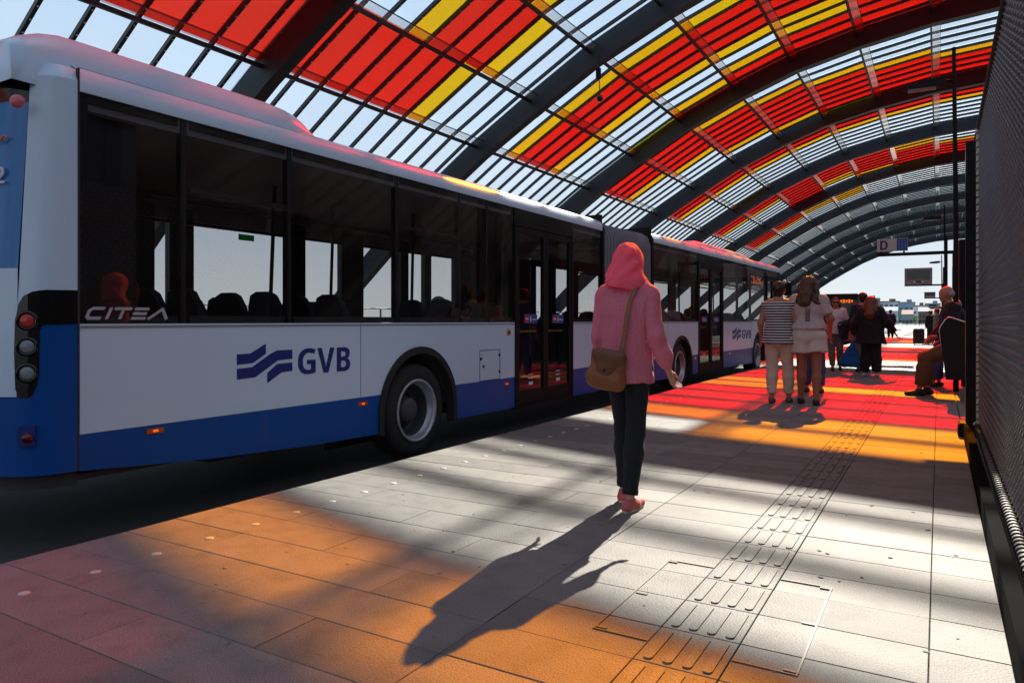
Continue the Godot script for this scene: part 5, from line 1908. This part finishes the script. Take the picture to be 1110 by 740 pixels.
	skin_part("pouch", bag, M.tan_leather, [{"bones": [bone(bc + bb * Vector3(-0.075, -0.06, 0), bc + bb * Vector3(0.075, -0.06, 0), 0.07, 0.07, bb.z, 0.72), bone(bc + bb * Vector3(-0.065, 0.05, 0), bc + bb * Vector3(0.065, 0.05, 0), 0.06, 0.06, bb.z, 0.6)], "k": 0.05}], 0.008, 0.006, Vector3(12, 12, 12), 2)
	skin_part("flap", bag, M.brown_leather, [{"bones": [bone(bc + bb * Vector3(-0.08, 0.085, 0.01), bc + bb * Vector3(0.08, 0.085, 0.01), 0.042, 0.042, bb.z, 0.95), bone(bc + bb * Vector3(-0.075, 0.08, 0.028), bc + bb * Vector3(-0.035, 0.0, 0.044), 0.035, 0.03, bb.z, 0.45), bone(bc + bb * Vector3(0.075, 0.08, 0.028), bc + bb * Vector3(0.01, 0.0, 0.044), 0.035, 0.03, bb.z, 0.45), bone(bc + bb * Vector3(0, 0.06, 0.03), bc + bb * Vector3(-0.01, -0.01, 0.046), 0.05, 0.04, bb.z, 0.3)], "k": 0.03}], 0.008)
	var bst := tool_()
	lathe(bst, bc + bb * Vector3(-0.012, -0.005, 0.055), bb.z, [[0.0, 0.006], [0.011, 0.003], [0.012, -0.004]], 12)
	obj("press_stud", bst, M.dark_metal, bag)
	var strap := tool_()
	var pts := [bc + bb * Vector3(0.085, 0.06, 0.0), Vector3(0.03, 1.03, 0.188), Vector3(0.045, 1.13, 0.168), Vector3(0.06, 1.25, 0.155), Vector3(0.075, 1.34, 0.135), Vector3(0.095, 1.41, 0.105), Vector3(0.11, 1.455, 0.04), Vector3(0.105, 1.45, -0.06), Vector3(0.06, 1.33, -0.155), Vector3(-0.05, 1.15, -0.185), Vector3(-0.17, 1.0, -0.10), bc + bb * Vector3(-0.11, 0.06, -0.02)]
	for i in pts.size() - 1:
		var c0: Vector3 = pts[i]
		var c1: Vector3 = pts[i + 1]
		var ax0: Vector3 = (pts[mini(i + 1, pts.size() - 1)] - pts[maxi(i - 1, 0)]).normalized()
		var ax1: Vector3 = (pts[mini(i + 2, pts.size() - 1)] - pts[i]).normalized()
		var w0 := ax0.cross(Vector3(c0.x * 0.5, 0.2, c0.z)).normalized() * 0.017
		var w1 := ax1.cross(Vector3(c1.x * 0.5, 0.2, c1.z)).normalized() * 0.017
		var o0 := w0.cross(ax0).normalized() * 0.003
		var o1 := w1.cross(ax1).normalized() * 0.003
		hexa(strap, [c0 - w0 - o0, c0 + w0 - o0, c0 + w0 + o0, c0 - w0 + o0, c1 - w1 - o1, c1 + w1 - o1, c1 + w1 + o1, c1 - w1 + o1])
	obj("strap", strap, M.tan_leather, bag)

	# --- the woman in the striped top
	p = thing("person", "woman in striped sleeveless top and beige trousers seen from behind", "person", P(-2.0, 0, 11.0), 0.02)
	p.scale = Vector3.ONE * 1.03
	j = joints({"anL": Vector3(-0.085, 0.09, 0.06), "anR": Vector3(0.12, 0.09, -0.1), "knR": Vector3(0.11, 0.5, -0.08), "elL": Vector3(-0.24, 1.12, 0.03), "elR": Vector3(0.24, 1.12, 0.02), "wrR": Vector3(0.24, 0.9, -0.06), "wrL": Vector3(-0.25, 0.89, -0.06)})
	make_body(p, j, M.skin_mid, 0.018, 1.08, 0.008)
	skin_part("striped_top", p, M.stripes, torso_groups(j, 0.02, 0.83, 0.0, 1.1, 0.012, 1.43), 0.014, 0.01, Vector3(9, 4, 9), 4)
	skin_part("trousers", p, M.beige, leg_groups(j, 0.012, 0.98, 1.9, 1.05, 0.008), 0.016, 0.01, Vector3(7, 7, 7), 6)
	for s in ["L", "R"]:
		shoe(p, j, s, M.grey_shoe, 0.014)
	skin_part("hair", p, M.dark_hair, [{"bones": hair_cap(j, [bone(j.head + Vector3(0, 0.06, 0.075), j.head + Vector3(0, 0.02, 0.09), 0.035, 0.04)]), "k": 0.03}], 0.013, 0.008, Vector3(25, 25, 25), 8)

	# --- the woman in the white playsuit
	p = thing("person", "woman with long wavy hair in white lace top and white shorts", "person", P(-1.6, 0, 11.05), 0.05)
	p.scale = Vector3.ONE * 1.07
	j = joints({"anL": Vector3(-0.1, 0.09, -0.02), "anR": Vector3(0.10, 0.09, 0.12), "knR": Vector3(0.1, 0.5, 0.04), "elL": Vector3(-0.26, 1.13, 0.03), "elR": Vector3(0.27, 1.14, 0.0), "wrR": Vector3(0.24, 0.98, -0.16), "wrL": Vector3(-0.24, 0.9, -0.05)})
	make_body(p, j, M.skin_tan, 0.018, 1.08, 0.008)
	skin_part("lace_top", p, M.white_lace, torso_groups(j, 0.022, 1.0, 0.75, 1.08, 0.01, 1.45), 0.015, 0.012, Vector3(12, 6, 12), 9)
	var shorts := leg_groups(j, 0.03, 1.08, 0.52, 1.08, 0.04)
	skin_part("shorts", p, M.cream_cotton, shorts, 0.015, 0.014, Vector3(10, 4, 10), 14)
	var lacing := tool_()
	for i in 5:
		var yy := 1.1 + i * 0.035
		tube(lacing, [Vector3(-0.03, yy, 0.157), Vector3(0.03, yy + 0.03, 0.157)], 0.004, 5)
		tube(lacing, [Vector3(0.03, yy, 0.159), Vector3(-0.03, yy + 0.03, 0.159)], 0.004, 5)
	obj("lacing", lacing, M.dark_cord, p)
	for s in ["L", "R"]:
		shoe(p, j, s, M.black_shoe, 0.014)
	skin_part("hair", p, M.brown_hair, [{"bones": hair_cap(j, [bone(j.head + Vector3(0, 0.02, 0.05), Vector3(-0.03, 1.36, 0.12), 0.095, 0.075), bone(j.head + Vector3(-0.07, 0, 0.03), Vector3(-0.10, 1.36, 0.09), 0.06, 0.045), bone(j.head + Vector3(0.07, 0, 0.03), Vector3(0.10, 1.35, 0.09), 0.06, 0.045)]), "k": 0.03}], 0.013, 0.028, Vector3(16, 7, 16), 8)

	# --- a man half hidden behind her
	p = thing("person", "man in dark top and jeans half hidden behind the woman in white", "person", P(-1.80, 0, 12.9), 0.0)
	p.scale = Vector3.ONE * 1.08
	j = joints({"anR": Vector3(0.12, 0.09, 0.1), "elR": Vector3(0.25, 1.12, 0.05)})
	make_body(p, j, M.skin_mid, 0.022, 1.05, 0.01)
	skin_part("shirt", p, M.dark_teal, torso_groups(j, 0.018, 0.85, 0.7, 1.08), 0.018, 0.008, Vector3(9, 4, 9), 4)
	skin_part("jeans", p, M.blue_denim, leg_groups(j, 0.012, 0.98, 1.93, 1.05, 0.01), 0.018)
	for s in ["L", "R"]:
		shoe(p, j, s, M.brown_shoe, 0.016)
	skin_part("hair", p, M.dark_hair, [{"bones": hair_cap(j), "k": 0.03}], 0.013, 0.012, Vector3(30, 18, 30), 17)

	# --- the woman in sunglasses, coming this way
	p = thing("person", "woman in sunglasses and white shirt carrying a dark jacket", "person", P(-2.12, 0, 18.8), PI + 0.15)
	p.scale = Vector3.ONE * 1.02
	j = joints({"anL": Vector3(-0.1, 0.09, 0.12), "knL": Vector3(-0.09, 0.5, 0.0), "anR": Vector3(0.07, 0.09, -0.1), "elL": Vector3(-0.24, 1.12, 0.02), "wrL": Vector3(-0.12, 1.1, -0.2), "elR": Vector3(0.25, 1.12, 0.03), "wrR": Vector3(0.16, 1.2, -0.2), "handR": Vector3(-0.5, 0.6, -0.3)})
	make_body(p, j, M.skin_mid, 0.022, 1.0, 0.01)
	skin_part("shirt", p, M.white_cotton, torso_groups(j, 0.02, 0.86, 0.8, 1.02), 0.018, 0.01, Vector3(9, 4, 9), 4)
	skin_part("trousers", p, M.grey_cloth, leg_groups(j, 0.012, 0.98, 1.9, 1.0, 0.006), 0.018)
	for s in ["L", "R"]:
		shoe(p, j, s, M.black_shoe, 0.016)
	skin_part("hair", p, M.dark_hair, [{"bones": hair_cap(j, [bone(j.head + Vector3(-0.07, 0, 0.02), j.head + Vector3(-0.08, -0.12, 0.02), 0.04, 0.03), bone(j.head + Vector3(0.07, 0, 0.02), j.head + Vector3(0.08, -0.12, 0.02), 0.04, 0.03)]), "k": 0.03, "clips": [[Vector3(0, -0.35, -1).normalized(), 0.02 - 0.35 * 1.58 + 0.04]]}], 0.013)
	var sg2 := tool_()
	for s in [-1.0, 1.0]:
		box(sg2, j.head + Vector3(0.034 * s, 0.01, -0.1), Vector3(0.055, 0.04, 0.012))
		box(sg2, j.head + Vector3(0.078 * s, 0.015, -0.05), Vector3(0.006, 0.008, 0.1))
	box(sg2, j.head + Vector3(0, 0.018, -0.104), Vector3(0.02, 0.008, 0.008))
	obj("sunglasses", sg2, M.black_gloss, p)
	var jk := thing("jacket", "dark blue jacket draped over the arm of the woman in sunglasses", "jacket", p.position, PI + 0.15)
	skin_part("folded_cloth", jk, M.navy_cloth, [{"bones": [bone(Vector3(-0.24, 1.12, -0.06), Vector3(-0.1, 1.1, -0.24), 0.08, 0.07), bone(Vector3(-0.22, 1.05, -0.1), Vector3(-0.2, 0.78, -0.12), 0.09, 0.06), bone(Vector3(-0.12, 1.05, -0.2), Vector3(-0.12, 0.82, -0.2), 0.08, 0.05)], "k": 0.05}], 0.016, 0.02, Vector3(9, 5, 9), 7)

	# --- the woman in black with a blue bag
	p = thing("person", "person with long auburn hair in loose black clothes, back to us", "person", P(-1.25, 0, 17.2), -0.05)
	j = joints({"anL": Vector3(-0.13, 0.09, 0.0), "anR": Vector3(0.11, 0.09, -0.06), "elL": Vector3(-0.30, 1.12, 0.03), "elR": Vector3(0.33, 1.13, 0.02), "wrR": Vector3(0.45, 0.93, -0.04), "wrL": Vector3(-0.34, 0.86, -0.03)})
	make_body(p, j, M.skin_mid, 0.022, 1.2, 0.01)
	var coat := torso_groups(j, 0.05, 0.70, 1.9, 1.25, 0.03, 1.46)
	skin_part("black_coat", p, M.black_cloth, coat, 0.018, 0.016, Vector3(7, 4, 7), 4)
	skin_part("trousers", p, M.black_cloth, leg_groups(j, 0.02, 0.98, 1.97, 1.2, 0.03), 0.018, 0.012, Vector3(7, 4, 7), 4)
	for s in ["L", "R"]:
		shoe(p, j, s, M.pale_sole, 0.016)
	skin_part("hair", p, M.auburn_hair, [{"bones": hair_cap(j, [bone(j.head + Vector3(0, 0.02, 0.04), Vector3(0.0, 1.32, 0.16), 0.1, 0.10), bone(j.head + Vector3(-0.06, 0, 0.03), Vector3(-0.13, 1.33, 0.1), 0.06, 0.05), bone(j.head + Vector3(0.06, 0, 0.03), Vector3(0.13, 1.33, 0.1), 0.06, 0.05)]), "k": 0.03}], 0.014, 0.02, Vector3(16, 7, 16), 8)
	var sb := thing("carrier_bag", "blue plastic carrier bag held by the person in black", "bag", P(-1.25, 0, 17.2), -0.05)
	skin_part("sack", sb, M.blue_plastic, [{"bones": [bone(Vector3(-0.52, 0.30, -0.02), Vector3(-0.26, 0.30, -0.02), 0.12, 0.12, z, 0.55), bone(Vector3(-0.43, 0.5, -0.02), Vector3(-0.34, 0.5, -0.02), 0.10, 0.10, z, 0.5), bone(Vector3(-0.37, 0.62, -0.02), Vector3(-0.355, 0.76, -0.03), 0.05, 0.02)], "k": 0.09}], 0.016, 0.018, Vector3(8, 8, 8), 5)

	# --- a man beyond her, only the head and shoulders clear of her
	p = thing("person", "dark haired man standing close behind the person in black", "person", P(-1.52, 0, 18.6), 0.3)
	p.scale = Vector3.ONE * 1.08
	j = joints()
	make_body(p, j, M.skin_mid, 0.024, 1.05, 0.012)
	skin_part("shirt", p, M.navy_cloth, torso_groups(j, 0.02, 0.85, 1.9, 1.08), 0.02)
	skin_part("trousers", p, M.grey_cloth, leg_groups(j, 0.012, 0.98, 1.95, 1.05, 0.01), 0.02)
	for s in ["L", "R"]:
		shoe(p, j, s, M.black_shoe, 0.018)
	skin_part("hair", p, M.dark_hair, [{"bones": hair_cap(j), "k": 0.03}], 0.013, 0.012, Vector3(30, 18, 30), 17)

	# --- the bald man on the bench
	p = thing("person", "bald man in dark jacket and brown trousers sitting on the bench", "person", P(0.17, 0, 13.4), PI * 0.55)
	j = joints({"pelvis": Vector3(0, 0.70, 0.06), "waist": Vector3(0, 0.86, 0.05), "chest": Vector3(0, 1.10, 0.02), "neck": Vector3(0, 1.30, -0.02), "head": Vector3(0, 1.44, -0.06), "shL": Vector3(-0.19, 1.23, 0.0), "shR": Vector3(0.19, 1.23, 0.0),
		"elL": Vector3(-0.25, 0.97, -0.02), "elR": Vector3(0.24, 0.98, -0.05), "wrL": Vector3(-0.12, 0.84, -0.2), "wrR": Vector3(0.1, 0.82, -0.22), "hipL": Vector3(-0.09, 0.68, 0.05), "hipR": Vector3(0.09, 0.68, 0.05),
		"knL": Vector3(-0.13, 0.53, -0.33), "knR": Vector3(0.12, 0.53, -0.31), "anL": Vector3(-0.15, 0.09, -0.42), "anR": Vector3(0.12, 0.09, -0.28), "look": Vector3(-0.6, -0.08, -1)})
	p.scale = Vector3.ONE * 1.12
	make_body(p, j, M.skin_mid, 0.018, 1.1, 0.008)
	skin_part("jacket", p, M.dark_jacket, torso_groups(j, 0.03, 0.66, 1.9, 1.15, 0.0, 1.31), 0.017, 0.014, Vector3(8, 6, 8), 4)
	skin_part("trousers", p, M.brown_cloth, leg_groups(j, 0.016, 0.84, 1.88, 1.08, 0.02), 0.017, 0.012, Vector3(8, 8, 8), 4)
	for s in ["L", "R"]:
		shoe(p, j, s, M.dark_shoe, 0.014, 0.004, 0.03)
	skin_part("hair_fringe", p, M.grey_hair, [{"bones": [bone(j.head + Vector3(-0.06, 0, 0.05), j.head + Vector3(0.06, 0, 0.05), 0.05, 0.05)], "k": 0.02}], 0.014)
	eyes(p, j)

	# --- the grey haired person next to him
	p = thing("person", "grey haired person in mauve jacket sitting beyond the bald man", "person", P(0.3, 0, 15.2), PI * 0.55)
	j.look = Vector3(-0.2, 0, -1)
	make_body(p, j, M.skin_light, 0.02, 1.0, 0.01)
	skin_part("jacket", p, M.mauve_cloth, torso_groups(j, 0.025, 0.66, 1.9, 1.08, 0.0, 1.31), 0.018, 0.012, Vector3(8, 6, 8), 9)
	skin_part("trousers", p, M.blue_denim, leg_groups(j, 0.016, 0.84, 1.9, 1.03, 0.015), 0.018)
	for s in ["L", "R"]:
		shoe(p, j, s, M.brown_shoe, 0.016)
	skin_part("hair", p, M.grey_hair, [{"bones": hair_cap(j), "k": 0.03}], 0.013, 0.012, Vector3(30, 18, 30), 17)
	eyes(p, j)
	var hb := thing("handbag", "dark blue handbag on the lap of the grey haired person", "bag", P(0.3, 0, 15.2), PI * 0.55)
	skin_part("pouch", hb, M.blue_bag, [{"bones": [bone(Vector3(-0.12, 0.76, -0.30), Vector3(0.12, 0.74, -0.32), 0.085, 0.085, Vector3.BACK, 0.7)], "k": 0.03}], 0.014, 0.01)
	var hst := tool_()
	tube(hst, [Vector3(-0.1, 0.81, -0.30), Vector3(-0.06, 0.92, -0.30), Vector3(0.05, 0.91, -0.31), Vector3(0.1, 0.80, -0.32)], 0.008, 6)
	obj("handle", hst, M.black_cloth, hb)

	# --- far figures near the end of the platform
	for f in [[-2.75, 54.0, "person in dark jacket standing far down the platform by the railing", M.navy_cloth, 1.12, 0.0], [-0.35, 42.0, "person in black waiting far down the platform beside a black suitcase", M.black_cloth, 1.0, 0.6], [-0.05, 36.0, "dark haired person in grey waiting down the platform by the screens", M.grey_cloth, 1.0, 1.4]]:
		p = thing("person", f[2], "person", P(f[0], 0, f[1]), f[5])
		p.scale = Vector3.ONE * f[4]
		j = joints()
		make_body(p, j, M.skin_mid, 0.03, 1.05, 0.014)
		skin_part("jacket", p, f[3], torso_groups(j, 0.03, 0.8, 1.9, 1.1), 0.026)
		skin_part("trousers", p, M.black_denim, leg_groups(j, 0.015, 0.98, 1.98, 1.05, 0.01), 0.026)
		skin_part("hair", p, M.dark_hair, [{"bones": hair_cap(j), "k": 0.03}], 0.02)
	var sc := thing("suitcase", "black upright suitcase standing far down the platform beside a waiting person", "suitcase", P(-0.85, 0, 41.0))
	var s1 := tool_()
	bevel_box(s1, Vector3(0, 0.43, 0), Vector3(0.5, 0.74, 0.3), 0.06)
	obj("shell", s1, M.black_gloss, sc)
	s1 = tool_()
	tube(s1, [Vector3(-0.12, 0.8, 0.1), Vector3(-0.12, 1.05, 0.1), Vector3(0.12, 1.05, 0.1), Vector3(0.12, 0.8, 0.1)], 0.012, 6)
	obj("handle", s1, M.dark_metal, sc)
	for sx in [-0.18, 0.18]:
		s1 = tool_()
		lathe(s1, Vector3(sx, 0.035, 0.0), Vector3.RIGHT, [[0.0, -0.02], [0.035, -0.02], [0.035, 0.02], [0.0, 0.02]], 10)
		obj("wheel", s1, M.black_cloth, sc)
